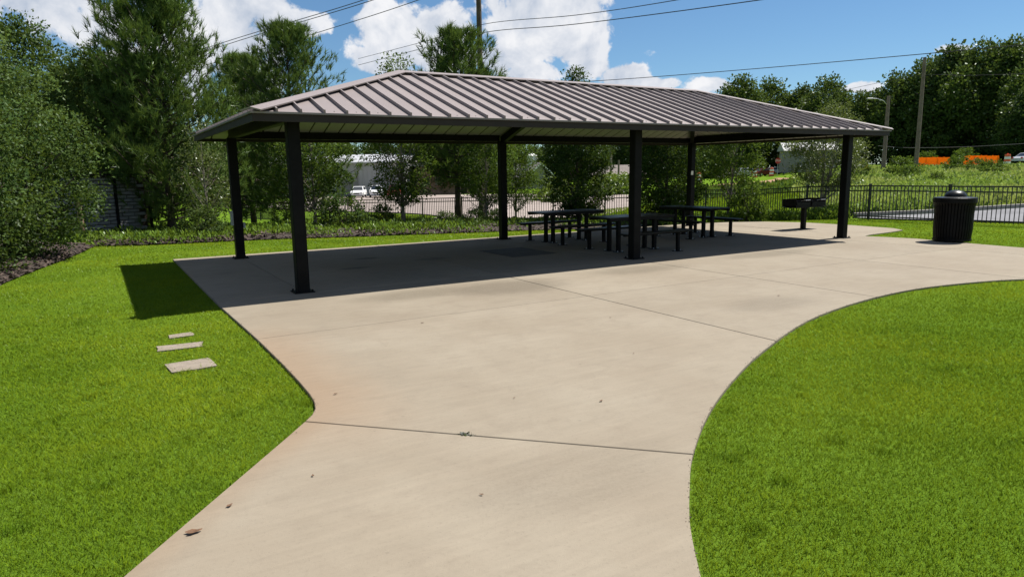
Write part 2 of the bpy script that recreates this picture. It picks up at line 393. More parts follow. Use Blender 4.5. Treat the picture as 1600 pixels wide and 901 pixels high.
M = dict(
    roof=solid('roof_metal', (.222, .188, .182),   .5, .0, .05, 1.2, .02, 8, spec=.3, island=.07, dirt=((.20,.16,.15), .25)),
    trim=solid('bronze_trim', (.034, .028, .025), .55, 0, .08, 3, spec=.15),
    drip=solid('drip_edge', (.20, .17, .16), .4, 0, .05, 3),
    ceil=solid('cream_ceiling', (.31, .30, .28), .55, 0, .06, 2, island=.05),
    steel=solid('black_steel', (.007, .0068, .007), .45, 0, .3, 5, .03, 40, spec=.09),
    coat=solid('black_coating', (.009, .010, .011), .36, 0, .3, 7, .12, 220, spec=.25),
    fence=solid('black_fence', (.012, .012, .013), .4, 0, .2, 5),
    galv=solid('galvanised', (.45, .46, .47), .4, .7, .1, 20),
    box=solid('grey_box', (.30, .32, .32), .5, 0, .1, 9),
    asph=solid('pale_asphalt', (.27, .225, .20), .95, 0, .12, .35, .3, 30, spec=.2, dirt=((.20,.17,.15), .5)),
    road=solid('road_asphalt', (.17, .17, .178), .95, 0, .12, .7, .3, 30, spec=.2),
    kerb=solid('kerb_concrete', (.26, .24, .215), .9, 0, .12, 2, .2, 40),
    clay=solid('red_clay', (.26, .14, .075), .95, 0, .2, .6, .4, 6, dirt=((.26,.20,.12), .7)),
    mulch=solid('mulch', (.034, .024, .018), .95, 0, .4, 7, .9, 30, dirt=((.055,.038,.03), .6)),
    chip=solid('mulch_chip', (.06, .040, .031), .9, 0, .4, 3),
    soil=solid('dark_soil', (.05, .032, .02), .95, 0, .3, 14, .6, 40),
    stone=solid('stepping_stone', (.215, .178, .14), .9, 0, .15, 8, .4, 60, dirt=((.16,.145,.11), .6)),
    mat=solid('rubber_mat', (.06, .055, .05), .8, 0, .3, 5, .3, 50, dirt=((.14,.12,.10), .45)),
    bark=solid('bark', (.085, .065, .05), .95, 0, .35, 6, .9, 18),
    pbark=solid('pine_bark', (.07, .05, .04), .95, 0, .4, 5, .9, 14),
    gbark=solid('grey_bark', (.17, .145, .12), .95, 0, .3, 6, .6, 18),
    pole=solid('pole_wood', (.085, .062, .047), .9, 0, .25, 3, .5, 12),
    gpole=solid('pale_pole_wood', (.16, .125, .10), .9, 0, .25, 3, .5, 12),
    wire=solid('wire_black', (.02, .02, .022), .6, 0, .1, 3),
    wall=solid('metal_wall', (.33, .33, .33), .5, 0, .06, .4),
    wroof=solid('white_roof', (.42, .42, .43), .45, 0, .05, .5),
    block=solid('grey_block', (.20, .197, .197), .9, 0, .2, 4, .5, 25, island=.25),
    wood=solid('weathered_wood', (.23, .15, .095), .9, 0, .25, 6, .4, 20),
    brick=solid('tan_brick', (.20, .13, .085), .9, 0, .2, 3),
    shingle=solid('grey_shingle', (.115, .105, .105), .9, 0, .2, 3, .4, 10),
    shingle2=solid('brown_shingle', (.16, .135, .12), .9, 0, .2, 3, .4, 10),
    siding=solid('grey_siding', (.20, .19, .185), .8, 0, .08, 2),
    white=solid('white_paint', (.78, .78, .77), .35, 0, .04, 3),
    silver=solid('silver_paint', (.52, .53, .55), .3, .3, .04, 3),
    redcar=solid('dark_red_paint', (.085, .012, .014), .25, 0, .1, 3),
    maroon=solid('red_paint', (.25, .03, .02), .35, 0, .1, 3),
    orange=plastic('orange_plastic', (.95, .36, .03)),
    signred=solid('sign_red', (.42, .025, .025), .5, 0, .1, 4),
    signorange=solid('sign_orange', (.72, .12, .04), .5, 0, .1, 4),
    tyre=solid('tyre', (.02, .02, .02), .85, 0, .2, 6),
    glass=solid('dark_glass', (.02, .025, .03), .06, 0, .1, 3, spec=.8),
    lamp=solid('lamp_glass', (.7, .7, .68), .2, 0, .05, 3),
    dryleaf=solid('dry_leaf', (.13, .065, .03), .8, 0, .3, 30),
    grass=leafy('grass_blade', (.055, .112, .005), (.165, .25, .012), .38, .8, .45, (.215, .275, .012), .006, c3=(.038, .088, .005), soft=1.8),
    left=leafy('glossy_leaf', (.028, .058, .017), (.078, .128, .034), .28, .5, .8, (.10, .14, .035), .007, .6),
    holly=leafy('holly_leaf', (.014, .034, .009), (.042, .082, .017), .22, .5, .8, (.045, .08, .016), .009, .6),
    shrub=leafy('wax_leaf', (.028, .056, .017), (.072, .118, .030), .25, .5, .7, (.075, .10, .025), .006, .6),
    oak=leafy('oak_leaf', (.035, .07, .014), (.085, .145, .025), .34, .4, .6, (.10, .14, .025), .006, .6),
    pine=leafy('pine_needle', (.045, .086, .024), (.105, .170, .040), .25, .5, .5, (.10, .145, .03), .010),
    sap=leafy('sapling_leaf', (.06, .085, .03), (.12, .145, .05), .34, .3, .8, (.12, .13, .045), .02),
    far=leafy('forest_leaf', (.034, .064, .020), (.085, .130, .032), .22, .5, .08, (.075, .105, .022), .01),
    far2=leafy('dark_forest_leaf', (.030, .055, .020), (.070, .108, .030), .2, .5, .08, (.06, .085, .022), .01),
    hedge=leafy('hedge_leaf', (.10, .16, .015), (.17, .25, .03), .35, .3, .5, (.14, .17, .03), .04),
    weed=leafy('weed_leaf', (.12, .20, .03), (.26, .36, .075), .38, .75, .16, (.32, .34, .10), .015),
    cover=leafy('ground_cover_leaf', (.05, .10, .014), (.13, .21, .025), .38, .4, .6, (.13, .18, .025), .02),
    flower=leafy('pale_flower', (.55, .55, .42), (.75, .74, .66), .3),
)

# ------------------------------------------------------------------ terrain
PROF = {
    -1.4: [(0,0),(18,0),(28,-.1),(45,-.6),(105,-1.6),(300,-2),(3000,-2)],
    -.45: [(0,0),(18,0),(26,-.2),(34,-.55),(42,-1.0),(55,-1.3),(105,-1.9),(300,-2.3),(3000,-2.3)],
    .10:  [(0,0),(19,0),(26,-.25),(33,-.55),(40,-.9),(55,-1.3),(105,-1.9),(300,-2.2),(3000,-2.2)],
    .33:  [(0,0),(22,0),(27,-.22),(45,-.35),(60,.1),(90,.05),(130,0.0),(300,.3),(3000,.3)],
    .52:  [(0,0),(21,0),(25,.0),(28,.10),(50,.55),(70,1.0),(88,1.55),(130,2.0),(300,2.5),(3000,2.5)],
    .80:  [(0,0),(21,0),(25,.0),(28,.12),(50,.6),(70,1.1),(88,1.7),(130,2.3),(300,2.8),(3000,2.8)],
}
PK = sorted(PROF)
def zt(x, y):
    x = np.asarray(x, float); y = np.asarray(y, float)
    r = np.hypot(x, y); ang = np.arctan2(x, y)
    t = np.tan(np.clip(ang, -.95, .68)); d = r*np.cos(np.clip(ang, -.95, .68))
    d = np.where(np.abs(ang) > 1.9, np.minimum(d, 18), d)
    vals = np.stack([np.interp(d, *zip(*PROF[k])) for k in PK])
    i = np.clip(np.searchsorted(PK, t)-1, 0, len(PK)-2)
    pk = np.array(PK); f = np.clip((t-pk[i])/(pk[i+1]-pk[i]), 0, 1); f = f*f*(3-2*f)
    ii = tuple(np.indices(i.shape)) if i.shape else ()
    a = np.take_along_axis(vals, i[None], 0)[0]; b = np.take_along_axis(vals, (i+1)[None], 0)[0]
    return a+(b-a)*f
def Z(x, y): return float(zt(np.array([x]), np.array([y]))[0])
SOIL = -.03
def build_ground():
    na = 288; rad = np.concatenate([[.01], np.geomspace(.6, 2600, 170)])
    a = np.linspace(0, 2*np.pi, na, endpoint=False)
    R, A = np.meshgrid(rad, a, indexing='ij')
    x = R*np.sin(A); y = R*np.cos(A)
    A2 = (A+np.pi) % (2*np.pi)-np.pi
    z = zt(x, y)+SOIL
    v = np.stack([x, y, z], -1).reshape(-1, 3)
    i, j = np.meshgrid(np.arange(len(rad)-1), np.arange(na), indexing='ij')
    f = np.stack([i*na+j, i*na+(j+1) % na, (i+1)*na+(j+1) % na, (i+1)*na+j], -1).reshape(-1, 4)[:, ::-1]
    o = link(bpy.data.objects.new('ground', np_mesh('ground', v, f, TURF, smooth=True)))
    tag(o, kind='structure')
build_ground()

def drape(name, left, right, n_across, lift, mat, mound=0.0, kind='structure', rough=0.0, label=None):
    """sheet between two edge curves laid on the terrain"""
    A = np.array(smooth_curve(left, 6)); B = np.array(smooth_curve(right, 6))
    t = np.linspace(0, 1, n_across+1)
    P = A[:, None]*(1-t)[None, :, None]+B[:, None]*t[None, :, None]
    x, y = P[..., 0], P[..., 1]
    z = zt(x, y)+lift+mound*np.sin(np.pi*t)[None]**.6
    if rough: z = z+RNG.normal(0, rough, z.shape)*np.sin(np.pi*t)[None]
    n, k = x.shape
    i, j = np.meshgrid(np.arange(n-1), np.arange(k-1), indexing='ij')
    f = np.stack([i*k+j, i*k+j+1, (i+1)*k+j+1, (i+1)*k+j], -1).reshape(-1, 4)
    m = np_mesh(name, np.stack([x, y, z], -1).reshape(-1, 3), f, mat, smooth=True)
    bm = bmesh.new(); bm.from_mesh(m); bmesh.ops.recalc_face_normals(bm, faces=bm.faces[:])
    if sum(q.normal.z for q in bm.faces) < 0: bmesh.ops.reverse_faces(bm, faces=bm.faces[:])
    bm.to_mesh(m); bm.free()
    o = link(bpy.data.objects.new(name, m)); return tag(o, kind=kind)

# concrete slab, cut by its joints (pavilion coordinates u along, v across)
ISL = smooth_curve([(-.46,-8.49),(-.18,-8.15),(.13,-7.84),(.47,-7.53),(1.05,-7.1),(1.76,-6.67),(2.8,-6.14),(4.38,-5.5),(5.93,-5.15),(7.4,-5.04),(8.74,-5.22),(9.7,-5.55),(10.7,-6.2),(11.5,-7.2),(12.0,-8.6),(12.3,-11),(12.4,-14)], 4)
SLAB = [(-7.2,-12.93),(-4.6,-13.52)]+ISL+[(15.2,-14),(14.8,-9),(14.3,-5),(14.18,-3.4),(14.3,-2.0),(14.42,-1.2),(14.25,-.5),(14.08,-.08),(14.5,.06),(15.6,.16),(16.45,.3),(16.8,.75),(16.95,2.2),(16.85,3.7),(16.3,4.7),(15.2,5.35),(13.8,5.7),(-1.25,5.9),
    (-1.24,-.5),(-1.20,-2.8),(-1.20,-3.9),(-1.21,-4.6),(-1.225,-5.0),(-1.245,-5.2),(-1.28,-5.36),(-1.34,-5.49),(-1.42,-5.60),(-1.62,-5.86)]
def build_slab():
    root = empty('concrete_slab', (AX, AY, 0), TH); tag(root, kind='structure')
    g = .008
    # joint across the footpath
    p, q = (-1.4,-5.62), (.47,-7.52); nx, ny = (q[1]-p[1]), -(q[0]-p[0]); l = math.hypot(nx, ny); nx /= l; ny /= l
    c = nx*p[0]+ny*p[1]
    sgn = 1 if nx*0+ny*0-c > 0 else -1      # patio side
    path = clip(SLAB, nx*sgn, ny*sgn, c*sgn-.007); pat = clip(SLAB, -nx*sgn, -ny*sgn, -c*sgn-.007)
    pieces = []
    # footpath: one more joint behind the standing point
    off = 3.0
    pieces.append(clip(path, -nx*sgn, -ny*sgn, -(c*sgn-off)-g)); pieces.append(clip(path, nx*sgn, ny*sgn, c*sgn-off-g))
    rows = [(-99,-2.77),(-2.77,-.16),(-.16,99)]
    cols = {0:[-99,3.28,6.4,9.7,12.9,99], 1:[-99,3.28,6.4,9.7,12.9,99], 2:[-99,0.02,3.28,6.4,9.7,12.9,99]}
    for r, (v0, v1) in enumerate(rows):
        a = clip(clip(pat, 0, 1, v1-g), 0, -1, -v0-g); cs = cols[r]
        for u0, u1 in zip(cs, cs[1:]):
            pieces.append(clip(clip(a, 1, 0, u1-g), -1, 0, -u0-g))
    for pc in pieces:
        if len(pc) < 3: continue
        bm = bmesh.new()
        vs = []
        for x, y in pc:
            if not vs or (Vector((x, y, 0))-vs[-1].co).length > 1e-4: vs.append(bm.verts.new((x, y, 0)))
        if (vs[0].co-vs[-1].co).length < 1e-4: bm.verts.remove(vs.pop())
        f = bm.faces.new(vs); f.normal_update()
        if f.normal.z < 0: f.normal_flip()
        e = bmesh.ops.extrude_face_region(bm, geom=[f])
        low = [w for w in e['geom'] if isinstance(w, bmesh.types.BMVert)]
        for w in low: w.co.z = -.12
        bmesh.ops.recalc_face_normals(bm, faces=bm.faces[:])
        top = [x for x in bm.faces if abs(x.normal.z) > .9 and x.calc_center_median().z > -.01]
        eds = [x for x in top[0].edges] if top else []
        bmesh.ops.bevel(bm, geom=eds, offset=.004, segments=1, affect='EDGES')
        bmesh.ops.triangulate(bm, faces=[x for x in bm.faces if len(x.verts) > 4])
        m = bpy.data.meshes.new('slab_panel'); bm.to_mesh(m); bm.free(); m.materials.append(CONC)
        link(bpy.data.objects.new('slab_panel', m), root)
    # dark bedding that shows in the joints
    bed = MB().prism([(x, y) for x, y in SLAB], -.145, -.026).build('joint_bedding', M['soil'], root)
    bm = bmesh.new(); bm.from_mesh(bed.data); bmesh.ops.triangulate(bm, faces=bm.faces[:]); bm.to_mesh(bed.data); bm.free()
build_slab()

# parking lot, road, kerb, clay, beds
drape('parking_lot', [(-30,75),(-16.5,60),(-8.5,52),(-4.6,44),(-4.8,38.6),(-4.5,36.8),(-3.3,35.6)],
      [(-30,112),(-14,113),(2,112),(12,100),(14,80),(9.5,52),(3.4,36.0)], 22, .05, M['asph'])
drape('road', [(11.9,23.6),(13.4,22.3),(15.2,20.9),(20,17.2),(40,8)], [(12.0,23.9),(15.5,25.1),(19.7,26.6),(27,29),(60,40)], 10, .02, M['road'])
def build_kerb():
    line = smooth_curve([(12.0,24.0),(15.5,25.2),(19.7,26.7),(27,29.1),(40,33.5)], 6)
    mb = MB()
    for (x0,y0),(x1,y1) in zip(line, line[1:]):
        dx, dy = x1-x0, y1-y0; l = math.hypot(dx, dy); nx, ny = -dy/l*.16, dx/l*.16
        za, zb = Z(x0,y0), Z(x1,y1)
        mb.add([(x0,y0,za-.1),(x1,y1,zb-.1),(x1+nx,y1+ny,zb-.1),(x0+nx,y0+ny,za-.1),(x0,y0,za+.15),(x1,y1,zb+.15),(x1+nx,y1+ny,zb+.15),(x0+nx,y0+ny,za+.15)],
               [(3,2,1,0),(4,5,6,7),(0,1,5,4),(1,2,6,5),(2,3,7,6),(3,0,4,7)])
    tag(mb.build('kerb', M['kerb']), kind='structure')
build_kerb()
drape('bare_clay', [(14,48),(20,55),(27,60),(30,75)], [(12,62),(22,74),(33,86),(36,96)], 10, .05, M['clay'])
BEDL = [(-6.8,7),(-7.6,9),(-8.6,11.4),(-9.3,13.4),(-10.0,15.6),(-10.9,18.0)]
drape('mulch_bed', BEDL, [(-16,7),(-17,9),(-17.5,11.4),(-18,13.4),(-19,16),(-20,19)], 26, .0, M['mulch'], .16, rough=.03)
BEDB = [(-10.9,18.0),(-9.45,18.15),(-8.2,18.8),(-6.9,19.5),(-4.8,20.0),(-3.4,20.6),(-1.9,21.0),(0,21.9),(2.6,22.6),(5.4,23.6)]
BEDB2 = [(-12.5,20.5),(-10.2,20.6),(-8.8,21.2),(-7.2,22.2),(-4.9,23.2),(-3.0,23.8),(-1.6,24.4),(.4,25.0),(2.8,25.4),(5.6,25.2)]
drape('mulch_bed', BEDB, BEDB2, 16, .0, M['mulch'], .14, rough=.03)
def scatter_chips():
    A = np.array(smooth_curve(BEDB, 20)); B = np.array(smooth_curve(BEDB2, 20))
    n = 5200; i = RNG.integers(0, len(A), n); t = RNG.random(n)**1.3
    p = A[i]*(1-t)[:, None]+B[i]*t[:, None]+RNG.normal(0, .08, (n, 2))
    A2 = np.array(smooth_curve(BEDL, 20)); n2 = 2500; i2 = RNG.integers(0, len(A2), n2)
    p2 = A2[i2]+np.stack([-RNG.random(n2)**1.5*4, np.zeros(n2)], -1)
    p = np.concatenate([p, p2]); t = np.concatenate([t, (A2[i2][:, 0]-p2[:, 0])/8]); n += n2
    z = zt(p[:, 0], p[:, 1])+.14*np.sin(np.pi*np.clip(t, 0, 1))**.6+.015
    a = RNG.random(n)*6.28; L = .03+.05*RNG.random(n); w = .010+.015*RNG.random(n)
    d = np.stack([np.cos(a), np.sin(a), RNG.normal(0, .35, n)], -1)*L[:, None]; s = np.stack([-np.sin(a), np.cos(a), RNG.normal(0, .3, n)], -1)*w[:, None]
    c = np.stack([p[:, 0], p[:, 1], z], -1)
    v = np.stack([c-d-s, c+d-s, c+d+s, c-d+s], 1).reshape(-1, 3)
    o = link(bpy.data.objects.new('mulch_chips', np_mesh('mulch_chips', v, np.arange(n*4).reshape(-1, 4), M['chip'])))
    tag(o, 'brown shredded mulch chips strewn over the planting beds', 'mulch', kind='stuff')
scatter_chips()

# ------------------------------------------------------------------ lawn blades
STONES = [(-1.93,-3.41,.40,.37,.06),(-1.94,-2.56,.44,.23,-.05),(-1.87,-2.0,.24,.17,.04)]
def build_lawn():
    bx, by, bd = [], [], []
    bands = [(a, b, 0) for a, b in zip(np.geomspace(1.6, 26, 22), np.geomspace(1.6, 26, 22)[1:])]
    bedl = BEDL+[(-30,19),(-30,7)]; bedb = BEDB+BEDB2[::-1]
    slabw = [W(u, v) for u, v in SLAB]
    for d0, d1, den in bands:
        a0, a1 = -.80, .78
        den = 10500*min(1.0, (5.0/math.sqrt(d0*d1))**1.7)          # thins out steadily with distance
        n = int(den*(a1-a0)/2*(d1*d1-d0*d0))
        r = np.sqrt(RNG.random(n)*(d1*d1-d0*d0)+d0*d0); a = a0+(a1-a0)*RNG.random(n)
        x, y = r*np.sin(a), r*np.cos(a)
        rx, ry = x-AX, y-AY; u = CT*rx+ST*ry; v = -ST*rx+CT*ry
        keep = ~inside(SLAB, u, v)&~inside(bedl, x, y)&~inside(bedb, x, y)&~((x < -10.5)&(y > 18))&~((x > 11.8)&(y > 23.3-(x-12)*.75))
        e = .004+.024*np.abs(np.sin(u*3.1+v*2.3)*np.sin(u*11+1.7*v*9))+.012*RNG.random(n)
        for du, dv in ((1,0),(-1,0),(0,1),(0,-1)):
            m_ = inside(SLAB, u+du*e, v+dv*e); keep &= ~(m_&(RNG.random(n) < .8))
        for cu, cv, w, h, rz in STONES:
            keep &= ~((np.abs(u-cu) < w/2-.03+RNG.normal(0, .03, n))&(np.abs(v-cv) < h/2-.025+RNG.normal(0, .03, n)))
        bx.append(x[keep]); by.append(y[keep]); bd.append(r[keep])
    x = np.concatenate(bx); y = np.concatenate(by); d = np.concatenate(bd); n = len(x)
    hgt = (.017+.021*RNG.random(n))*(1+.12*np.sin(x*2.1+1.3*np.sin(y*1.7)))
    tall = RNG.random(n) < .005; hgt[tall] *= 1.9
    tuft = np.zeros(n, bool)
    for _ in range(70):                       # coarser tufts here and there
        i = RNG.integers(0, n); tuft |= ((x-x[i])**2+(y-y[i])**2) < (.03+.05*RNG.random())**2
    hgt[tuft] *= 1.6
    w = .0038*np.maximum(1, d/5.0)*(.7+.6*RNG.random(n))
    a = RNG.random(n)*6.283; lean = .45+.8*RNG.random(n); la = RNG.random(n)*6.283
    z0 = zt(x, y)+SOIL-.005
    sx_, sy_ = np.cos(a)*w/2, np.sin(a)*w/2
    tx, ty = x+np.cos(la)*lean*hgt, y+np.sin(la)*lean*hgt
    mx_, my_ = x+np.cos(la)*lean*hgt*.3, y+np.sin(la)*lean*hgt*.3
    near = d < 7+5*RNG.random(n)
    rnd = np.clip(RNG.normal(.5, .28, n), 0, 1); rnd[tuft] *= .25
    # far blades: one triangle; near blades: bent strip
    def tri(s):
        v = np.stack([np.stack([x-sx_, y-sy_, z0], -1), np.stack([x+sx_, y+sy_, z0], -1), np.stack([tx, ty, z0+hgt], -1)], 1)[s]
        return v.reshape(-1, 3), np.repeat(rnd[s], 3)
    v1, r1 = tri(~near); k1 = len(v1)//3
    s = near
    q = np.stack([np.stack([x-sx_, y-sy_, z0], -1), np.stack([x+sx_, y+sy_, z0], -1),
                  np.stack([mx_+sx_*.8, my_+sy_*.8, z0+hgt*.6], -1), np.stack([mx_-sx_*.8, my_-sy_*.8, z0+hgt*.6], -1), np.stack([tx, ty, z0+hgt], -1)], 1)[s]
    k2 = len(q); v2 = q.reshape(-1, 3); b = np.arange(k2)*5
    f2 = np.concatenate([np.stack([b, b+1, b+2], -1), np.stack([b, b+2, b+3], -1), np.stack([b+3, b+2, b+4], -1)])
    f1 = np.arange(k1*3).reshape(-1, 3)+len(v2)
    m = np_mesh('lawn_grass', np.concatenate([v2, v1]), np.concatenate([f2, f1]), M['grass'], np.concatenate([np.repeat(rnd[s], 5), r1]), ln=np.tile((0, 0, 1.0), (len(v2)+len(v1), 1)))
    o = link(bpy.data.objects.new('lawn_grass', m))
    tag(o, 'short bright green mown lawn grass around the concrete', 'grass', kind='stuff')
    print('blades', k1, k2)
build_lawn()

def edge_crumbs():
    P = [Vector((*W(u, v), 0)) for u, v in SLAB]; pts = []
    for a, b in zip(P, P[1:]+P[:1]):
        m = (a+b)/2
        L = (b-a).length; k = int(L*55/max(1, m.length/6))
        if m.y < 1 or k < 1: continue
        t = RNG.random(k); q = np.array(a)[None]*(1-t)[:, None]+np.array(b)[None]*t[:, None]
        n_ = np.array((-(b-a).y, (b-a).x, 0))/L
        clump = .35+.65*(np.sin(q[:, 0]*4.1+q[:, 1]*2.7)*np.sin(q[:, 0]*1.3-q[:, 1]*3.3) > -.1)
        ok = RNG.random(k) < clump
        pts.append((q+n_[None]*(np.abs(RNG.normal(0, .012, k))-.006)[:, None])[ok])
    p = np.concatenate(pts); n = len(p)
    a = RNG.random(n)*6.28; r = .002+.005*RNG.random(n)**3
    top = p+np.array((0, 0, 1))*(r*.9+.002)[:, None]; p = p+np.array((0, 0, .0015))
    ring = [p+np.stack([np.cos(a+k*2.094), np.sin(a+k*2.094), 0*a], -1)*(r*(.7+.6*RNG.random(n)))[:, None] for k in range(3)]
    v = np.stack(ring+[top], 1).reshape(-1, 3); b = np.arange(n)*4
    f = np.concatenate([np.stack([b, b+1, b+3], -1), np.stack([b+1, b+2, b+3], -1), np.stack([b+2, b, b+3], -1)])
    o = link(bpy.data.objects.new('soil_crumbs', np_mesh('soil_crumbs', v, f, M['chip'])))
    tag(o, 'brown soil crumbs strewn along the concrete edge', 'soil', kind='stuff')
edge_crumbs()

# ------------------------------------------------------------------ pavilion
def build_pavilion():
    root = empty('picnic_pavilion', (AX, AY, 0), TH)
    tag(root, 'open-sided picnic pavilion with brown metal hip roof on black steel posts', 'pavilion')
    U0, U1, V0, V1 = -.66, 13.94, -.62, 5.56
    ZE, ZR, INS = 2.585, 3.64, 3.36
    VM = (V0+V1)/2
    SPU = [0, 6.53, 13.26]; WV = 5.15
    pm = MB().box((0,0,1.26), (.18,.18,2.52), bev=.012)
    postm = pm.mesh('post', M['steel'])
    platem = MB().box((0,0,.009), (.30,.30,.018), bev=.004)
    for dx in (-1,1):
        for dy in (-1,1): platem.lathe((dx*.118,dy*.118,.018), [(.016,0),(.016,.014),(.008,.03)], 6)
    platem = platem.mesh('base_plate', M['steel'])
    for i, u in enumerate(SPU):
        for j, v in enumerate((0, WV)):
            p = link(bpy.data.objects.new('post', postm), root); p.location = (u, v, 0)
            link(bpy.data.objects.new('base_plate', platem), p)
            if i == 0 and j == 1:
                MB().box((-.115,-.02,.86), (.05,.12,.30), bev=.006).build('outlet_box', M['box'], p)
                MB().box((.115,-.02,.70), (.05,.10,.12), bev=.006).build('outlet_box', M['box'], p)
            if i == 2 and j == 1:
                MB().box((-.05,-.093,1.62), (.09,.006,.12)).build('notice_plate', M['white'], p)
    # perimeter beams
    zb0, zb1 = 2.505, 2.70
    for v in (0, WV):
        for a, b in zip(SPU, SPU[1:]):
            MB().box(((a+b)/2, v, (zb0+zb1)/2), (b-a-.182, .13, zb1-zb0), bev=.01).build('beam', M['steel'], root)
    for u in (SPU[0], SPU[2]):
        MB().box((u, WV/2, (zb0+zb1)/2), (.13, WV-.182, zb1-zb0), bev=.01).build('beam', M['steel'], root)
    tops = MB()
    # sloping planes
    slopes = [((U0,V0),(U1,V0),(U1-INS,VM),(U0+INS,VM)), ((U1,V1),(U0,V1),(U0+INS,VM),(U1-INS,VM)),
              ((U0,V1),(U0,V0),(U0+INS,VM)), ((U1,V0),(U1,V1),(U1-INS,VM))]
    PW = .322
    ribs = {}
    def frame(pl):
        P0 = Vector((*pl[0], ZE)); P1 = Vector((*pl[1], ZE)); R = Vector((*pl[2], ZR))
        es = (P1-P0).normalized(); n = es.cross(R-P0).normalized()
        if n.z < 0: n = -n
        et = n.cross(es).normalized()
        if et.z < 0: et = -et
        loc = [(0,0),((P1-P0).length,0)]+[((Vector((*q,ZR))-P0).dot(es), (Vector((*q,ZR))-P0).dot(et)) for q in pl[2:]]
        return P0, es, et, n, loc
    for pl in slopes:
        P0, es, et, n, loc = frame(pl)
        Ls = loc[1][0]; N = round(Ls/PW); pw = Ls/N
        for i in range(N):
            s0, s1 = i*pw, (i+1)*pw
            pc = clip(clip(loc, 1, 0, s1-.001), -1, 0, -s0-.001)
            if len(pc) >= 3:
                MB().slab([P0+es*s+et*t for s, t in pc], n, .018).build('roof_panel', M['roof'], root)
            cp = clip(clip(loc, 1, 0, s1-.017), -1, 0, -s0-.017)
            cp = clip(cp, 0, -1, -.05)
            if len(cp) >= 3:
                MB().slab([P0+es*s+et*t-n*.075 for s, t in cp], n, .014).build('ceiling_panel', M['ceil'], root)
            if i:
                seg = [q for q in clip(clip(loc, 1, 0, s0+.0005), -1, 0, -s0+.0005)]
                if len(seg) < 2: continue
                tm = max(q[1] for q in seg)-.10
                if tm < .12: continue
                def sect(t): return [P0+es*(s0+ds)+et*t+n*h for ds, h in ((-.015,.0005),(-.011,.048),(.009,.048),(.017,.0005))]
                a, b = sect(.012), sect(tm)
                MB().add(a+b, [(0,1,2,3),(7,6,5,4),(0,4,5,1),(1,5,6,2),(2,6,7,3),(3,7,4,0)]).build('roof_rib', M['roof'], root)
        # fastener heads, too small to pick apart
        for i in range(N):
            for t in (.10,):
                s = (i+.5)*pw
                if .15 < s < Ls-.15 and RNG.random() < .5:
                    c = P0+es*s+et*t+n*.001; tops.add([c-es*.010-et*.010, c+es*.010-et*.010, c+es*.010+et*.010, c-es*.010+et*.010, c+n*.012], [(0,1,4),(1,2,4),(2,3,4),(3,0,4)])
        # seam backing that shows dark between ceiling panels
        back = [P0+es*s+et*t-n*.0745 for s, t in clip(loc, 0, -1, -.06)]
        MB().slab(back, n, .004).build('ceiling_deck', M['trim'], root)
        # fascia
        e0, e1 = P0, P0+es*Ls
        mid = (e0+e1)/2; out = Vector((-et.x, -et.y, 0)).normalized()
        MB().box((mid.x-out.x*.012, mid.y-out.y*.012, ZE-.075), (Ls if abs(es.x) > .5 else .024, .024 if abs(es.x) > .5 else Ls-.05, .105)).build('fascia', M['trim'], root)
        MB().box((mid.x+out.x*.014, mid.y+out.y*.014, ZE-.012), (Ls+.05 if abs(es.x) > .5 else .030, .030 if abs(es.x) > .5 else Ls-.002, .026)).build('drip_edge', M['drip'], root)
    tops.build('roof_fasteners', M['drip'], root)['kind'] = 'stuff'
    # caps over hips and ridge
    def cap(name, p, q, n1, n2, w=.15):
        p, q = Vector(p), Vector(q); d = (q-p).normalized(); mb = MB()
        up = (n1+n2).normalized()
        pts = []
        for n in (n1, n2):
            side = d.cross(n).normalized()
            if side.dot(n1-n2 if n is n1 else n2-n1) < 0: side = -side
            pts.append(side)
        h = .058
        def ring(c): 
            return [c+pts[0]*w+n1*(h-.018), c+pts[0]*w+n1*h, c+up*(h+.004), c+pts[1]*w+n2*h, c+pts[1]*w+n2*(h-.018), c+up*(h-.016)]
        a, b = ring(p), ring(q)
        mb.add(a+b, [(0,1,7,6),(1,2,8,7),(2,3,9,8),(3,4,10,9),(4,5,11,10),(5,0,6,11),(0,5,4,3,2,1),(6,7,8,9,10,11)])
        mb.build(name, M['roof'], root)
    nn = [frame(pl)[3] for pl in slopes]
    RL, RR = (U0+INS, VM, ZR), (U1-INS, VM, ZR)
    cap('ridge_cap', (RL[0]-.02, VM, ZR), (RR[0]+.02, VM, ZR), nn[0], nn[1])
    cap('hip_cap', (U0-.02,V0-.02,ZE-.005), RL, nn[0], nn[2]); cap('hip_cap', (U1+.02,V0-.02,ZE-.005), RR, nn[0], nn[3])
    cap('hip_cap', (U0-.02,V1+.02,ZE-.005), RL, nn[1], nn[2]); cap('hip_cap', (U1+.02,V1+.02,ZE-.005), RR, nn[1], nn[3])
    # rafters under the ceiling
    def rafter(name, a, b, w=.12, h=.17):
        a, b = Vector(a), Vector(b); d = (b-a).normalized(); s = Vector((-d.y, d.x, 0)).normalized(); dn = Vector((0,0,-1))
        P = []
        for c in (a, b): P += [c-s*w/2, c+s*w/2, c+s*w/2+dn*h, c-s*w/2+dn*h]
        MB().add(P, [(3,2,1,0),(4,5,6,7),(0,1,5,4),(1,2,6,5),(2,3,7,6),(3,0,4,7)]).build(name, M['steel'], root)
    for pu, pv, R in ((SPU[0],0,RL),(SPU[0],WV,RL),(SPU[2],0,RR),(SPU[2],WV,RR)):
        rafter('hip_rafter', (pu, pv, 2.66), (R[0], R[1], ZR-.13))
    sl = (ZR-ZE)/(VM-V0)
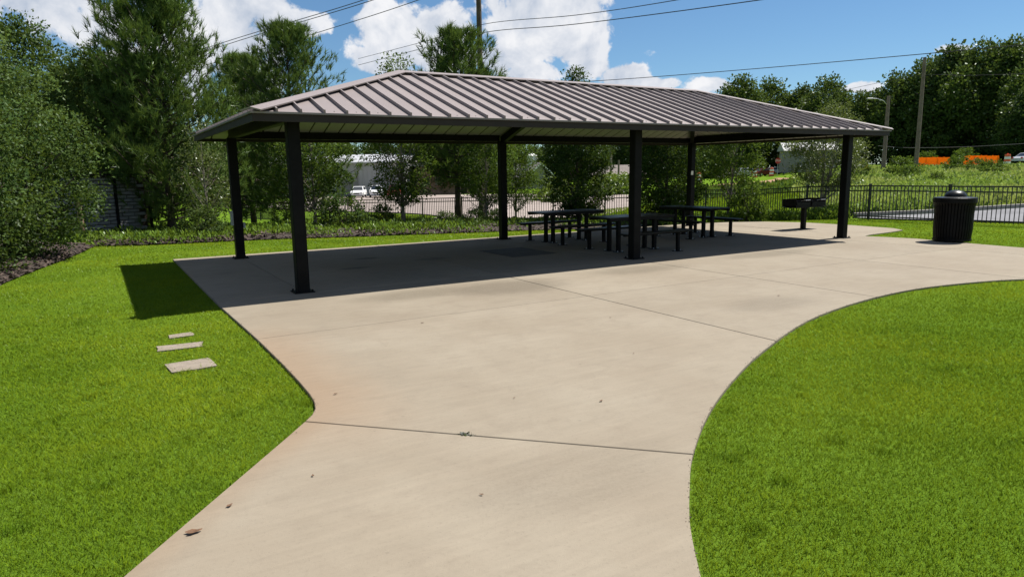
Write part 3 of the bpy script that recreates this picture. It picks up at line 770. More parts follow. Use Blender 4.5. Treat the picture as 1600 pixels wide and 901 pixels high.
    rafter('rafter', (SPU[1], .02, ZE+(.0-V0)*sl-.11), (SPU[1], VM, ZR-.13)); rafter('rafter', (SPU[1], WV-.02, ZE+(V1-WV)*sl-.11), (SPU[1], VM, ZR-.13))
    rafter('ridge_beam', RL[:2]+(ZR-.13,), RR[:2]+(ZR-.13,))
    return root
build_pavilion()

# ------------------------------------------------------------------ tables, benches, grill, bin
def table_proto():
    t = empty('picnic_table'); L, Wd = 1.86, .74
    top = MB().box((0,0,.745), (L,Wd,.035), bev=.012).build('table_top', M['coat'], t)
    MB().box((0,-Wd/2+.02,.705), (L-.06,.03,.045)).build('edge_rail', M['steel'], top); MB().box((0,Wd/2-.02,.705), (L-.06,.03,.045)).build('edge_rail', M['steel'], top)
    for sx_ in (-1,1):
        MB().box((sx_*.51,0,.70), (.06,Wd-.1,.05)).build('cross_bar', M['steel'], t)
        for sy_ in (-1,1):
            lg = MB().box((sx_*.51,sy_*.155,.34), (.085,.085,.67), bev=.01).build('leg', M['steel'], t)
            MB().box((sx_*.51,sy_*.155,.006), (.17,.17,.012)).build('base_plate', M['steel'], lg)
            for q in (-1,1): MB().lathe((sx_*.51+q*.065, sy_*.155+.06*sy_, .012), [(.013,0),(.013,.012),(.006,.028)], 6).build('anchor_bolt', M['galv'], lg)
    return t
def bench_proto():
    b = empty('picnic_bench'); L = 1.86
    MB().box((0,0,.445), (L,.28,.032), bev=.010).build('seat', M['coat'], b)
    MB().box((0,0,.415), (L-.1,.06,.03)).build('seat_rail', M['steel'], b)
    for sx_ in (-1,1):
        lg = MB().box((sx_*.62,0,.20), (.075,.075,.40), bev=.01).build('leg', M['steel'], b)
        MB().box((sx_*.62,0,.006), (.20,.14,.012)).build('base_plate', M['steel'], lg)
        for q in (-1,1): MB().lathe((sx_*.62+q*.08, 0, .012), [(.012,0),(.012,.012),(.006,.026)], 6).build('anchor_bolt', M['galv'], lg)
    return b
tp, bp_ = table_proto(), bench_proto()
spots = [((7.5,3.68),0,'black metal picnic table standing between the lawn-side bench pair and open slab','lawn'),
         ((7.5,1.20),0,'black metal picnic table just behind the middle post facing the open patio','post'),
         ((10.92,2.72),math.pi/2,'black metal picnic table turned crosswise towards the barbecue grill','grill')]
tl = ['black metal picnic table nearest the back lawn strip, set lengthwise under the pavilion',
      'black metal picnic table directly behind the middle front post of the pavilion',
      'black metal picnic table turned crosswise to the other two, beside the grill']
bl = [('long black bench on the back-lawn side of the picnic table by the lawn strip', 'long black bench between the two parallel picnic tables, serving the lawn-side one'),
      ('long black bench between the two parallel picnic tables, serving the post-side one', 'long black bench right behind the middle front post of the pavilion'),
      ('long black bench of the crosswise table, on its side facing the other tables', 'long black bench of the crosswise table, on its grill-facing side')]
first_t = first_b = True
for i, ((cu, cv), rz, _, _) in enumerate(spots):
    t = tp if i == 0 else copy_tree(tp)
    t.location = (*W(cu, cv), 0); t.rotation_euler = (0, 0, TH+rz); tag(t, tl[i], 'picnic table', 'picnic tables under the pavilion')
    for j, off in enumerate((.72, -.72)):
        b = bp_ if (i == 0 and j == 0) else copy_tree(bp_)
        u, v = (cu, cv+off) if rz == 0 else (cu-off, cv)
        if i == 1 and j == 1: v -= .06
        b.location = (*W(u, v), 0); b.rotation_euler = (0, 0, TH+rz); tag(b, bl[i][j], 'bench', 'benches of the picnic tables')

def build_grill():
    g = empty('barbecue_grill', (*W(14.75,2.2), 0), TH)
    tag(g, 'black double-box park barbecue grill on a square pedestal', 'barbecue grill')
    ped = MB().box((0,0,.31), (.12,.12,.62), bev=.01).build('pedestal', M['steel'], g)
    MB().box((0,0,.008), (.22,.22,.016)).build('base_plate', M['steel'], ped)
    MB().box((0,0,.635), (1.36,.50,.02)).build('shelf_plate', M['steel'], g)
    for s in (-1,1):
        c = s*.335; th = .012; mb = MB()
        mb.box((c,0,.66), (.62,.46,th)); mb.box((c,.23-th/2,.765), (.62,th,.20)); mb.box((c-.31+th/2,0,.765), (th,.43,.20)); mb.box((c+.31-th/2,0,.765), (th,.43,.20)); mb.box((c,-.23+th/2,.72), (.59,th,.11))
        fb = mb.build('firebox', M['steel'], g)
        for k in range(9): MB().box((c-.26+k*.065,0,.80), (.012,.43,.012)).build('grate_bar', M['galv'] if k == 99 else M['steel'], fb)
        MB().tube([(c-.1,-.23,.82),(c-.1,-.36,.84),(c+.1,-.36,.84),(c+.1,-.23,.82)], .008, 6).build('grate_handle', M['galv'], fb)
build_grill()
def build_bin():
    x, y = W(14.42,-2.0)
    g = empty('litter_bin', (x, y, 0), 0)
    tag(g, 'round black steel-strap litter bin with domed lid on the slab edge', 'litter bin')
    MB().lathe((0,0,0), [(.33,.04),(.34,.10),(.345,.86),(.30,.87)], 28).build('liner', M['steel'], g)
    n = 40
    for k in range(n):
        a = 2*math.pi*k/n; mb = MB(); prof = [(.365,.03),(.385,.30),(.385,.66),(.400,.84),(.425,.90)]
        w = .021
        vs = []; fs = []
        for r, z in prof:
            for dr in (0,.010):
                for sg in (-1,1): vs.append((math.cos(a)*(r+dr)-math.sin(a)*sg*w, math.sin(a)*(r+dr)+math.cos(a)*sg*w, z))
        for i in range(len(prof)-1):
            b = i*4
            fs += [(b,b+1,b+5,b+4),(b+2,b+6,b+7,b+3),(b,b+4,b+6,b+2),(b+1,b+3,b+7,b+5)]
        fs += [(0,2,3,1),(16,17,19,18)]
        mb.add(vs, fs).build('strap', M['steel'], g)
    MB().lathe((0,0,0), [(.36,.025),(.392,.025),(.392,.07),(.36,.07)], 40).build('bottom_ring', M['steel'], g)
    MB().lathe((0,0,0), [(.395,.885),(.432,.885),(.440,.90),(.440,1.00),(.425,1.012),(.395,1.005)], 40).build('top_band', M['steel'], g)
    lid = MB().lathe((0,0,0), [(.42,.995),(.415,1.012),(.24,1.030),(.22,1.035)], 40).build('lid', M['coat'], g)
    MB().lathe((0,0,1.03), [(.225*math.cos(q), .15*math.sin(q)) for q in np.linspace(0, 1.5, 9)], 32).build('lid_dome', M['coat'], g, smooth=True)
build_bin()
def build_mat():
    o = MB().box((0,0,.004), (1.12,1.45,.006)).build('floor_mat', M['mat'])
    o.location = (*W(5.28,2.4), 0.0); o.rotation_euler = (0,0,TH); tag(o, 'thin dark square mat lying on the shaded slab', 'mat')
build_mat()
for i, (cu, cv, w, h, rz) in enumerate(STONES):
    mb = MB(); j = [(RNG.normal(0,.008), RNG.normal(0,.008)) for _ in range(8)]
    ring = [(-w/2,-h/2),(0,-h/2),(w/2,-h/2),(w/2,0),(w/2,h/2),(0,h/2),(-w/2,h/2),(-w/2,0)]
    mb.prism([(x+a, y+b) for (x, y), (a, b) in zip(ring, j)], -.05, .002)
    o = mb.build('stepping_stone', M['stone']); o.location = (*W(cu, cv), -.018); o.rotation_euler = (.012*(i-1), 0.01, TH+rz)
    tag(o, ['largest square stepping stone, pinkish, sunk in the lawn', 'long narrow grey stepping stone between two others in the lawn', 'smallest stepping stone, half overgrown, nearest the pavilion'][i], 'stepping stone', 'stepping stones in the lawn')
# fallen leaves and a weed in the joint
for i, (u, v, s, rz) in enumerate([(-2.30,-6.88,.036,.4),(-2.1,-6.68,.018,1.2),(-1.62,-6.55,.012,2),(-1.05,-5.12,.016,.5),(.61,-3.07,.02,.3),(.62,-6.43,.018,.9),(1.2,-7.0,.012,2.2),(5.4,-4.3,.02,.2),(1.75,-5.5,.011,1.4),(.1,-6.0,.01,.7),(-.9,-7.3,.012,2.9),(2.6,-4.1,.011,.1)]):
    mb = MB(); out = [(math.cos(a)*s*(1+.35*math.sin(5*a+i)), math.sin(a)*s*.55*(1+.3*math.cos(3*a))) for a in np.linspace(0, 6.283, 15)[:-1]]
    mb.add([(x, y, .006+.25*abs(y)+.1*abs(x)) for x, y in out]+[(0,0,.004)], [(k,(k+1)%14,14) for k in range(14)])
    o = mb.build('fallen_leaf', M['dryleaf']); o.location = (*W(u, v), .001); o.rotation_euler = (0,0,rz)
    tag(o, 'dry brown curled leaf lying on the lawn side of the footpath' if i < 4 else 'tiny dry brown leaf scrap on the open patio concrete', 'leaf', 'dry leaves near the lawn edge' if i < 4 else 'leaf scraps on the patio')
def build_joint_weed():
    n = 60; a = RNG.random(n)*6.28; L = .012+.028*RNG.random(n); p = np.stack([RNG.normal(0,.022,n), RNG.normal(0,.010,n), np.full(n,-.01)], -1)
    d = np.stack([np.cos(a)*.9, np.sin(a)*.9, .35+.4*RNG.random(n)], -1)*L[:, None]; s = np.stack([-np.sin(a), np.cos(a), 0*a], -1)*(L*.28)[:, None]
    v = np.stack([p, p+d*.55+s, p+d, p+d*.55-s], 1).reshape(-1, 3)
    o = link(bpy.data.objects.new('joint_weed', np_mesh('joint_weed', v, np.arange(n*4).reshape(-1,4), M['cover'], np.repeat(RNG.random(n),4))))
    o.location = (*W(-.56,-6.46), 0); o.rotation_euler = (0,0,TH-.8); tag(o, 'small green weed growing out of the footpath joint', 'weed')
build_joint_weed()

# ------------------------------------------------------------------ fences
def build_fence(name, label, line, limit, cat='fence'):
    pts = [Vector((x, y, Z(x, y)+SOIL)) for x, y in line]
    root = empty(name, tuple(pts[0])); tag(root, label, cat)
    o0 = pts[0]
    FH = 1.14; post = MB().box((0,0,FH/2), (.065,.065,FH+.06)).box((0,0,FH+.045), (.08,.08,.03)).mesh('fence_post', M['fence'])
    pk = MB().box((0,0,FH/2+.02), (.021,.021,FH-.06)).mesh('picket', M['fence'])
    spots = []
    for i, p in enumerate(pts):
        o = link(bpy.data.objects.new('fence_post', post), root); o.location = p-o0
    for a, b in zip(pts, pts[1:]):
        d = b-a; ln = d.xy.length; n = max(2, round(ln/.112)); ang = math.atan2(d.y, d.x)
        for z in (.12, FH-.17, FH-.01):
            mb = MB(); s = Vector((-d.y, d.x, 0)).normalized()*.016; P = []
            for c in (a-o0, b-o0): P += [c-s+Vector((0,0,z-.02)), c+s+Vector((0,0,z-.02)), c+s+Vector((0,0,z+.02)), c-s+Vector((0,0,z+.02))]
            mb.add(P, [(3,2,1,0),(4,5,6,7),(0,1,5,4),(1,2,6,5),(2,3,7,6),(3,0,4,7)]).build('rail', M['fence'], root)
        for k in range(1, n): spots.append((a+d*k/n-o0, ang, (a+d*k/n).xy.length))
    spots.sort(key=lambda s: s[2])
    for p, ang, _ in spots[:limit]:
        o = link(bpy.data.objects.new('picket', pk), root); o.location = p; o.rotation_euler = (0,0,ang)
    if spots[limit:]:
        mb = MB()
        for p, ang, _ in spots[limit:]: mb.box((p.x, p.y, p.z+FH/2+.02), (.021,.021,FH-.06), ang)
        mb.build('far_pickets', M['fence'], root)['kind'] = 'stuff'
def resample(line, step):
    c = smooth_curve(line, 30); out = [c[0]]; acc = 0
    for p, q in zip(c, c[1:]):
        acc += math.dist(p, q)
        if acc >= step: out.append(q); acc = 0
    return out
build_fence('metal_fence', 'black metal picket fence along the grey road behind the litter bin', resample([(20.5,14.6),(17.4,17.3),(14.7,19.8),(12.6,22.3),(11.1,24.7),(9.75,27.4)], 2.35), 300)
build_fence('metal_fence', 'black metal picket fence behind the planting bed, in front of the parking lot', resample([(9.75,27.4),(7.2,30.2),(3.6,32.2),(0,33.0),(-4.8,35.6),(-8.2,37.6),(-14.2,41.5)], 2.35), 300)
build_fence('metal_fence', 'black metal picket fence rising away behind the pine beside the grey wall', resample([(-14.2,41.5),(-16.6,44.5),(-19,47.2)], 2.35), 60)

def build_block_wall():
    a, b = Vector((-13.6,19.7,0)), Vector((-11.75,22.4,0)); d = (b-a); L = d.length; ang = math.atan2(d.y, d.x)
    z = Z(a.x, a.y); root = empty('block_wall', (a.x, a.y, z), ang); tag(root, 'grey coursed block enclosure wall with dark posts beside the tall shrubs', 'wall')
    hh = .11; n = 16
    MB().box((L/2,.10,.9), (L,.10,1.8)).build('wall_core', M['soil'], root)
    bm_ = MB().box((0,0,0), (.36,.13,hh-.018), bev=.012).mesh('block', M['block'])
    for r in range(n):
        x = .19+(.19 if r % 2 else 0)
        while x < L-.2:
            o = link(bpy.data.objects.new('block', bm_), root); o.location = (x, RNG.normal(0,.008), .08+r*hh); x += .375
    for x in (-.05, L*.36, L*.70, L+.05): MB().box((x,-.10,.93), (.07,.06,1.94)).build('wall_post', M['steel'], root)
    MB().box((L/2,-.02,1.86), (L+.2,.24,.05)).build('coping', M['steel'], root)
    p = empty('timber_post', (-12.15,19.5,Z(-12.15,19.5)-.03)); tag(p, 'short brown weathered timber post in front of the grey wall', 'post')
    MB().tube([(0,0,0),(0.02,0,.6),(.03,0,1.25)], [.085,.08,.07], 9).build('shaft', M['wood'], p); MB().lathe((.03,0,1.25), [(.07,0),(.075,.02),(.03,.05)], 9).build('cap', M['wood'], p)
build_block_wall()

# ------------------------------------------------------------------ vegetation
def leaves(rng, pos, out, L, wr, n_up=.2, droop=.25):
    """one folded leaf per position; out = outward direction"""
    n = len(pos)
    d = out*.7+rng.normal(0, .75, (n, 3)); d[:, 2] += n_up-droop*rng.random(n)
    d /= np.linalg.norm(d, axis=1)[:, None]+1e-9
    r = rng.normal(0, 1, (n, 3)); s = np.cross(d, r); s /= np.linalg.norm(s, axis=1)[:, None]+1e-9
    nn = np.cross(s, d); LL = (L*(.65+.7*rng.random(n)))[:, None]
    v = np.stack([pos, pos+d*LL*.5+s*LL*wr+nn*LL*.12, pos+d*LL, pos+d*LL*.5-s*LL*wr+nn*LL*.12], 1)
    return v.reshape(-1, 3)
def crown_clumps(rng, n, h0, h1, R, shape, lobes=7, inner=.35):
    t = rng.random(n*3); a = rng.random(n*3)*6.283
    if shape == 'oval': pr = np.sin(np.pi*np.clip(t, .02, .98))**.55*(1.05-.35*t)
    elif shape == 'cone': pr = (1-t)**.75*.95+.07
    elif shape == 'column': pr = np.minimum(1, (1-t)*2.6+.12)*(.55+.45*np.minimum(1, t*5))
    elif shape == 'dome': pr = np.sqrt(np.clip(1-t*t*.96, 0, 1))
    else: pr = np.sin(np.pi*np.clip(t*.85+.15, 0, .98))**.6
    ph = rng.random(lobes)*6.283
    lob = 1+.16*sum(np.sin((k+2)*a+ph[k]+t*5*(k % 3)) for k in range(lobes))/2.2
    rad = (inner+(1-inner)*np.sqrt(rng.random(n*3)))
    keep = rng.random(n*3) < np.clip(pr, .05, 1)
    x = np.stack([np.cos(a)*rad*pr*lob*R, np.sin(a)*rad*pr*lob*R, h0+(h1-h0)*t], -1)[keep][:n]
    return x
def tree_meshes(rng, kind, height, R, h0, n_clump, per, leaf, wr, cr, shape, leafmat, barkmat, trunk_r, stems=1, lean=(0,0), limbs=26):
    cl = crown_clumps(rng, n_clump, h0, height*.98, R, shape)
    cl[:, 0] += lean[0]*cl[:, 2]/height; cl[:, 1] += lean[1]*cl[:, 2]/height
    # some clumps missing: gaps for light
    base = np.repeat(cl, per, 0)
    g = rng.normal(0, 1, base.shape); g *= (rng.random(len(base))**.33/(np.linalg.norm(g, axis=1)+1e-9))[:, None]
    crs = cr*(.55+.9*rng.random(len(cl))); off = g*np.repeat(crs, per)[:, None]*np.array([1, 1, .72])
    pos = base+off; pos[:, 2] = np.maximum(pos[:, 2], .05)
    axis = np.stack([pos[:, 0]*0, pos[:, 1]*0, pos[:, 2]*0+h0+(height-h0)*.4], -1)
    out = pos-axis; out /= np.linalg.norm(out, axis=1)[:, None]+1e-9
    v = leaves(rng, pos, out*.5+g*.6, leaf, wr)
    rn = np.clip(np.repeat(rng.random(len(cl)), per)*.6+rng.random(len(pos))*.4, 0, 1)
    ln = out*.55+g/(np.linalg.norm(g, axis=1)+1e-9)[:, None]*.6; ln /= np.linalg.norm(ln, axis=1)[:, None]+1e-9
    crown = np_mesh('crown', v, np.arange(len(v)).reshape(-1, 4), leafmat, np.repeat(rn, 4), ln=np.repeat(ln, 4, 0))
    mb = MB()
    trunks = []
    for s in range(stems):
        a = s*6.283/stems+.5; sp = 0 if stems == 1 else .32
        pts = [(0+math.cos(a)*.06*(stems > 1), math.sin(a)*.06*(stems > 1), -.1)]
        for k in range(1, 7):
            t = k/6; pts.append((lean[0]*t+math.cos(a)*sp*t*R*.8+rng.normal(0,.03)*height*.1, lean[1]*t+math.sin(a)*sp*t*R*.8+rng.normal(0,.03)*height*.1, height*.86*t))
        mb.tube(pts, [trunk_r*(1-.86*k/6)*(1.25 if k == 0 else 1) for k in range(7)], 8); trunks.append(pts)
    for i in rng.permutation(len(cl))[:limbs]:
        c = cl[i]; pts = trunks[rng.integers(0, stems)]
        zb = max(.12*height, c[2]-.22*height-.25*np.hypot(c[0], c[1])); f = np.clip((zb+.1)/(height*.86)*6, 0, 5.99); k = int(f); fr = f-k
        p0 = Vector(pts[k]).lerp(Vector(pts[k+1]), fr); p1 = Vector(c); mid = p0.lerp(p1, .55)+Vector((0, 0, -.06*(p1-p0).length))
        r = trunk_r*(1-.86*f/6)*.42
        mb.tube([p0, mid, p1], [r, r*.6, r*.15], 5, False)
    return crown, mb.mesh('trunk', barkmat, True)
def pine_meshes(rng, height, R, h0, n_br, per_br, leafmat, barkmat, trunk_r, needle=.20, nn=15, pw=.5, wid=.0085):
    mb = MB(); tz = [height*k/8 for k in range(9)]; wob = [(rng.normal(0,.02)*height*.08, rng.normal(0,.02)*height*.08) for _ in tz]; wob[0] = (0, 0)
    pts = [(wob[k][0], wob[k][1], tz[k]-(.1 if k == 0 else 0)) for k in range(9)]
    mb.tube(pts, [trunk_r*(1-.93*k/8)*(1.2 if k == 0 else 1) for k in range(9)], 9)
    tp, td, tr = [], [], []
    for i in range(n_br):
        t = (i+rng.random())/n_br; z = h0+(height-h0)*t; a = i*2.4+rng.normal(0, .5)
        prof = (1-t)**pw*.95+.12
        if t < .12: prof *= .75+2*t
        L = R*prof*(.48+.66*rng.random()); el = .12+.62*t+rng.normal(0, .14); L = min(L, (height-z)/(math.sin(max(el, .05))+.16)+.15)
        d = Vector((math.cos(a)*math.cos(el), math.sin(a)*math.cos(el), math.sin(el)))
        k = min(7.99, z/height*8); b = Vector(pts[int(k)]).lerp(Vector(pts[int(k)+1]), k-int(k)); b.z = z
        e = b+d*L+Vector((0, 0, .16*L)); m = b.lerp(e, .5)+Vector((0, 0, -.07*L))
        mb.tube([b, m, e], [.028*(1-t*.7)+.008, .02*(1-t*.6)+.005, .006], 5, False)
        col = rng.random()
        for j in range(per_br):
            s = 1-.72*(j/per_br)**1.2*(.8+.4*rng.random()); s = min(1, max(.2, s))
            q = (b.lerp(m, s*2) if s < .5 else m.lerp(e, s*2-1)); sp = .34*L*(1.1-s)+.07
            q = q+Vector((rng.normal(0, sp), rng.normal(0, sp), rng.normal(0, sp*.55)+.04))
            dd = d*.55+Vector((rng.normal(0,.4), rng.normal(0,.4), .75)); dd.normalize()
            tp.append(q); td.append(dd); tr.append(.6*col+.4*rng.random())
    for j in range(12):
        tp.append(Vector(pts[-1])+Vector((rng.normal(0,.08), rng.normal(0,.08), -j*.09))); td.append(Vector((rng.normal(0,.3), rng.normal(0,.3), 1)).normalized()); tr.append(rng.random())
    P = np.repeat(np.array([tuple(x) for x in tp]), nn, 0); D = np.repeat(np.array([tuple(x) for x in td]), nn, 0); C = np.repeat(np.array(tr), nn)
    n = len(P); d = D+rng.normal(0, .42, (n, 3)); d /= np.linalg.norm(d, axis=1)[:, None]
    P = P+D*(rng.random(n)*.22-.11)[:, None]
    s = np.cross(d, rng.normal(0, 1, (n, 3))); s /= np.linalg.norm(s, axis=1)[:, None]
    lnp = P*np.array([1, 1, 0]); lnp = lnp/(np.linalg.norm(lnp, axis=1)[:, None]+.3)+D*.5; lnp /= np.linalg.norm(lnp, axis=1)[:, None]+1e-9
    Ln = (needle*(.6+.6*rng.random(n)))[:, None]
    v = np.stack([P-s*wid, P+s*wid, P+d*Ln], 1).reshape(-1, 3)
    crown = np_mesh('crown', v, np.arange(len(v)).reshape(-1, 3), leafmat, np.repeat(np.clip(C+rng.normal(0,.12,n), 0, 1), 3), ln=np.repeat(lnp, 3, 0))
    return crown, mb.mesh('trunk', barkmat, True)
def plant(name, label, meshes, x, y, rz=0, sc=1.0, group=None, cat='tree', sink=.05, sz=None):
    r = empty(name, (x, y, Z(x, y)+SOIL-sink), rz); r.scale = (sc, sc, sz or sc)
    c, t = meshes
    link(bpy.data.objects.new('crown', c), r)
    if t: link(bpy.data.objects.new('trunk' if cat == 'tree' else 'stem', t), r)
    return tag(r, label, cat, group)
R_ = lambda s: np.random.default_rng(s)
def at_px(px, d): return (px-800)/1076.07*d, d

# left bank
x, y = at_px(12, 15.2); plant('evergreen_tree', 'tall dense evergreen tree by the lawn edge, glossy leaves reaching the ground',
    tree_meshes(R_(1), 0, 5.0, 1.65, .1, 350, 105, .078, .26, .40, 'column', M['left'], M['bark'], .10), x, y)
x, y = at_px(-60, 12.4); plant('evergreen_tree', 'evergreen tree closest to the footpath, at the far end of the left mulch bed',
    tree_meshes(R_(2), 0, 4.4, 1.35, .1, 260, 90, .075, .26, .38, 'column', M['left'], M['bark'], .09), x-.3, y)
x, y = at_px(128, 21.5); plant('evergreen_tree', 'evergreen tree standing between the grey wall and the glossy lawn-edge tree',
    tree_meshes(R_(3), 0, 6.0, 1.9, 2.3, 320, 85, .10, .26, .46, 'oval', M['shrub'], M['bark'], .11), x, y+1.5)
x, y = at_px(40, 24); plant('evergreen_tree', 'tall evergreen tree behind the glossy lawn-edge tree',
    tree_meshes(R_(4), 0, 7.4, 2.5, .5, 360, 80, .12, .26, .55, 'oval', M['shrub'], M['bark'], .13), x, y+1)
x, y = at_px(190, 34); plant('evergreen_tree', 'broad evergreen tree rising behind the grey block wall',
    tree_meshes(R_(6), 0, 7.6, 2.7, 1.5, 320, 70, .15, .26, .6, 'oval', M['shrub'], M['bark'], .15), x, y)
PINE1 = pine_meshes(R_(21), 7.6, 2.65, .5, 165, 25, M['pine'], M['pbark'], .13, .27, 20, pw=.43, wid=.011)
PINE2 = pine_meshes(R_(22), 8.2, 2.85, .7, 130, 21, M['pine'], M['pbark'], .13, .28, 19, pw=.42, wid=.012)
PINE3 = pine_meshes(R_(23), 7.4, 2.35, 1.9, 110, 20, M['pine'], M['pbark'], .15, .28, 19, pw=.33, wid=.012)
x, y = at_px(272, 22.6); plant('pine_tree', 'big bushy pine tree behind the pavilion corner with the outlet boxes', PINE1, x, y)
x, y = at_px(468, 28); plant('pine_tree', 'pine tree with a thin browning leader standing behind the roof hip', PINE2, x, y, 1.0, .93)
x, y = at_px(726, 27); plant('pine_tree', 'pine tree with a bare thick lower trunk beside the utility pole', PINE3, x-.2, y, .4, .95)
x, y = at_px(764, 30.5); plant('pine_tree', 'pine tree with a bare trunk next to the rear middle post', PINE3, x-.3, y, 2.4, .84)
x, y = at_px(400, 33); plant('pine_tree', 'dark pine tree behind the corner posts, close to the fence', PINE1, x, y, 2.0, .98)
x, y = at_px(235, 29); plant('pine_tree', 'pine tree right behind the big bushy pine', PINE2, x, y, 3.0, .82)
x, y = at_px(328, 20.3); plant('sapling', 'thin pale-leaved sapling beside the pavilion corner post',
    tree_meshes(R_(31), 0, 3.5, .85, .5, 90, 26, .075, .22, .30, 'oval', M['sap'], M['gbark'], .03, limbs=40), x, y)
OAKA = tree_meshes(R_(41), 0, 4.6, 1.35, .9, 160, 72, .085, .27, .34, 'oval', M['oak'], M['gbark'], .06, limbs=46)
OAKB = tree_meshes(R_(42), 0, 6.1, 1.35, .8, 200, 72, .085, .27, .34, 'oval', M['oak'], M['gbark'], .075, limbs=50)
x, y = at_px(495, 24.5); plant('young_tree', 'young leafy tree in the mulch bed in front of the metal building', OAKA, x, y)
x, y = at_px(633, 24.8); plant('young_tree', 'young leafy tree on the mulch mound, slim straight trunk', OAKB, x, y, 1.1)
HOLA = tree_meshes(R_(51), 0, 5.6, 1.05, .35, 290, 92, .085, .27, .33, 'column', M['holly'], M['bark'], .07)
HOLB = tree_meshes(R_(52), 0, 4.6, 1.1, .3, 270, 92, .085, .27, .34, 'column', M['holly'], M['bark'], .07)
x, y = at_px(903, 25.2); plant('holly_tree', 'dense columnar holly tree behind the picnic tables, tip above the roof ridge', HOLA, x, y)
x, y = at_px(1042, 24.6); plant('holly_tree', 'dense columnar holly tree beside the rear corner post, near the crosswise table', HOLB, x, y, .8)
x, y = at_px(808, 27); plant('young_tree', 'loose leafy tree just beside the rear middle post', OAKA, x, y, 2.0, .80)
x, y = at_px(762, 25.2); plant('young_tree', 'loose leafy young tree in front of the bare pine trunks', OAKA, x, y, 4.0, .86)
x, y = at_px(1136, 25.4); plant('young_tree', 'slender leaning young tree behind the crosswise bench',
    tree_meshes(R_(61), 0, 4.2, 1.15, 1.3, 120, 66, .085, .27, .32, 'oval', M['oak'], M['gbark'], .055, lean=(.35,0), limbs=40), x, y)
x, y = at_px(1282, 25.8); plant('willow_oak', 'bushy young tree with many upright stems behind the barbecue grill',
    tree_meshes(R_(62), 0, 4.2, 1.55, 1.0, 180, 70, .09, .2, .34, 'oval', M['sap'], M['gbark'], .05, stems=4, lean=(.3,0), limbs=40), x, y)
SH = tree_meshes(R_(71), 0, 1.3, .62, .05, 70, 46, .085, .27, .22, 'dome', M['oak'], M['bark'], .03, stems=3, limbs=14)
SH2 = tree_meshes(R_(72), 0, 1.2, .85, .05, 80, 44, .085, .27, .22, 'dome', M['shrub'], M['bark'], .03, stems=3, limbs=14)
for px, d, sc, ms, lab, g in [(1168,24.6,1.05,SH,'leafy shrub between the slender leaning tree and the grill',None),
                      (540,22.6,1.05,SH2,'rounded green shrub in the mulch bed beside the slim young tree',None),
                      (318,19.8,.82,SH2,'rounded shrub at the foot of the pale sapling',None),
                      (450,30.5,.9,SH,'leafy shrub close to the fence post behind the pavilion corner',None),
                      (600,26.5,.72,SH2,'low dark shrub at the foot of the mulch mound tree',None),
                      (742,24.0,.60,SH2,'low dark shrub in the row below the pine trunks','shrubs below the pines'),(700,23.4,.55,SH2,'low dark shrub in the row below the pine trunks','shrubs below the pines'),(775,24.2,.58,SH2,'low dark shrub in the row below the pine trunks','shrubs below the pines')]:
    x, y = at_px(px, d); plant('shrub', lab, ms, x, y, px*.7, sc, g, 'shrub')

def scatter_cover(name, label, cat, n, sampler, L, wr, mat, hmax, lean=.5, sc_d=True):
    p = sampler(n); n = len(p); z = zt(p[:, 0], p[:, 1])+SOIL
    d = np.hypot(p[:, 0], p[:, 1]); k = np.maximum(1, d/28)**.6 if sc_d else np.ones(n)
    a = RNG.random(n)*6.283; h = RNG.random(n)**1.4*hmax*(p[:, 2] if p.shape[1] > 2 else 1)
    pos = np.stack([p[:, 0], p[:, 1], z+h], -1)
    dd = np.stack([np.cos(a)*lean, np.sin(a)*lean, .5+.5*RNG.random(n)], -1); dd /= np.linalg.norm(dd, axis=1)[:, None]
    s = np.cross(dd, RNG.normal(0, 1, (n, 3))); s /= np.linalg.norm(s, axis=1)[:, None]
    LL = (L*k*(.6+.8*RNG.random(n)))[:, None]
    v = np.stack([pos, pos+dd*LL*.5+s*LL*wr, pos+dd*LL, pos+dd*LL*.5-s*LL*wr], 1).reshape(-1, 3)
    pr = np.clip(RNG.normal(.5, .27, n), 0, 1)
    o = link(bpy.data.objects.new(name, np_mesh(name, v, np.arange(len(v)).reshape(-1, 4), mat, np.repeat(pr, 4), ln=np.tile((0, 0, .8), (len(v), 1)))))
    tag(o, label, cat, kind='stuff')
def patch_h(x, y, s): return .45+.75*np.abs(np.sin(x*s+1.7*np.sin(y*s*.8)))*np.abs(np.cos(y*s*.7+x*.13))
def s_bank(n):
    u = RNG.random(n); A = np.array(smooth_curve(BEDB2, 20)); i = (u*(len(A)*.62)).astype(int); t = RNG.random(n)
    p = A[i]+np.stack([RNG.normal(0,.3,n), -2.25+t*6.8], -1)
    return np.stack([p[:, 0], p[:, 1], patch_h(p[:, 0], p[:, 1], 1.6)], -1)
scatter_cover('ground_cover', 'bright green ground cover plants behind the mulch strip', 'ground cover', 19000, s_bank, .13, .2, M['cover'], .26)
def s_bank2(n):
    A = np.array(smooth_curve(BEDB2, 20)); i = (len(A)*.5+RNG.random(n)*len(A)*.5).astype(int).clip(0, len(A)-1); t = RNG.random(n)
    p = A[i]+np.stack([RNG.normal(0,.3,n), -2.3+t*3.2], -1)
    return np.stack([p[:, 0], p[:, 1], patch_h(p[:, 0], p[:, 1], 2.2)], -1)
scatter_cover('ground_cover', 'dark leafy ground cover under the pines and hollies', 'ground cover', 13000, s_bank2, .11, .25, M['shrub'], .30)
def s_slope(n):
    a = .385+.46*RNG.random(n); r = 25.5+RNG.random(n)**1.5*52
    x, y = np.tan(a)*r, r
    ok = (y > 24.6+(x-12)*.33+.4)|(x < 11.3)
    ok &= ~((x < 11.3)&(y < 33))
    ok &= ~((x/y < .42)&(y < 46))
    x, y = x[ok], y[ok]
    return np.stack([x, y, patch_h(x, y, .55)+.5*patch_h(x, y, .17)], -1)
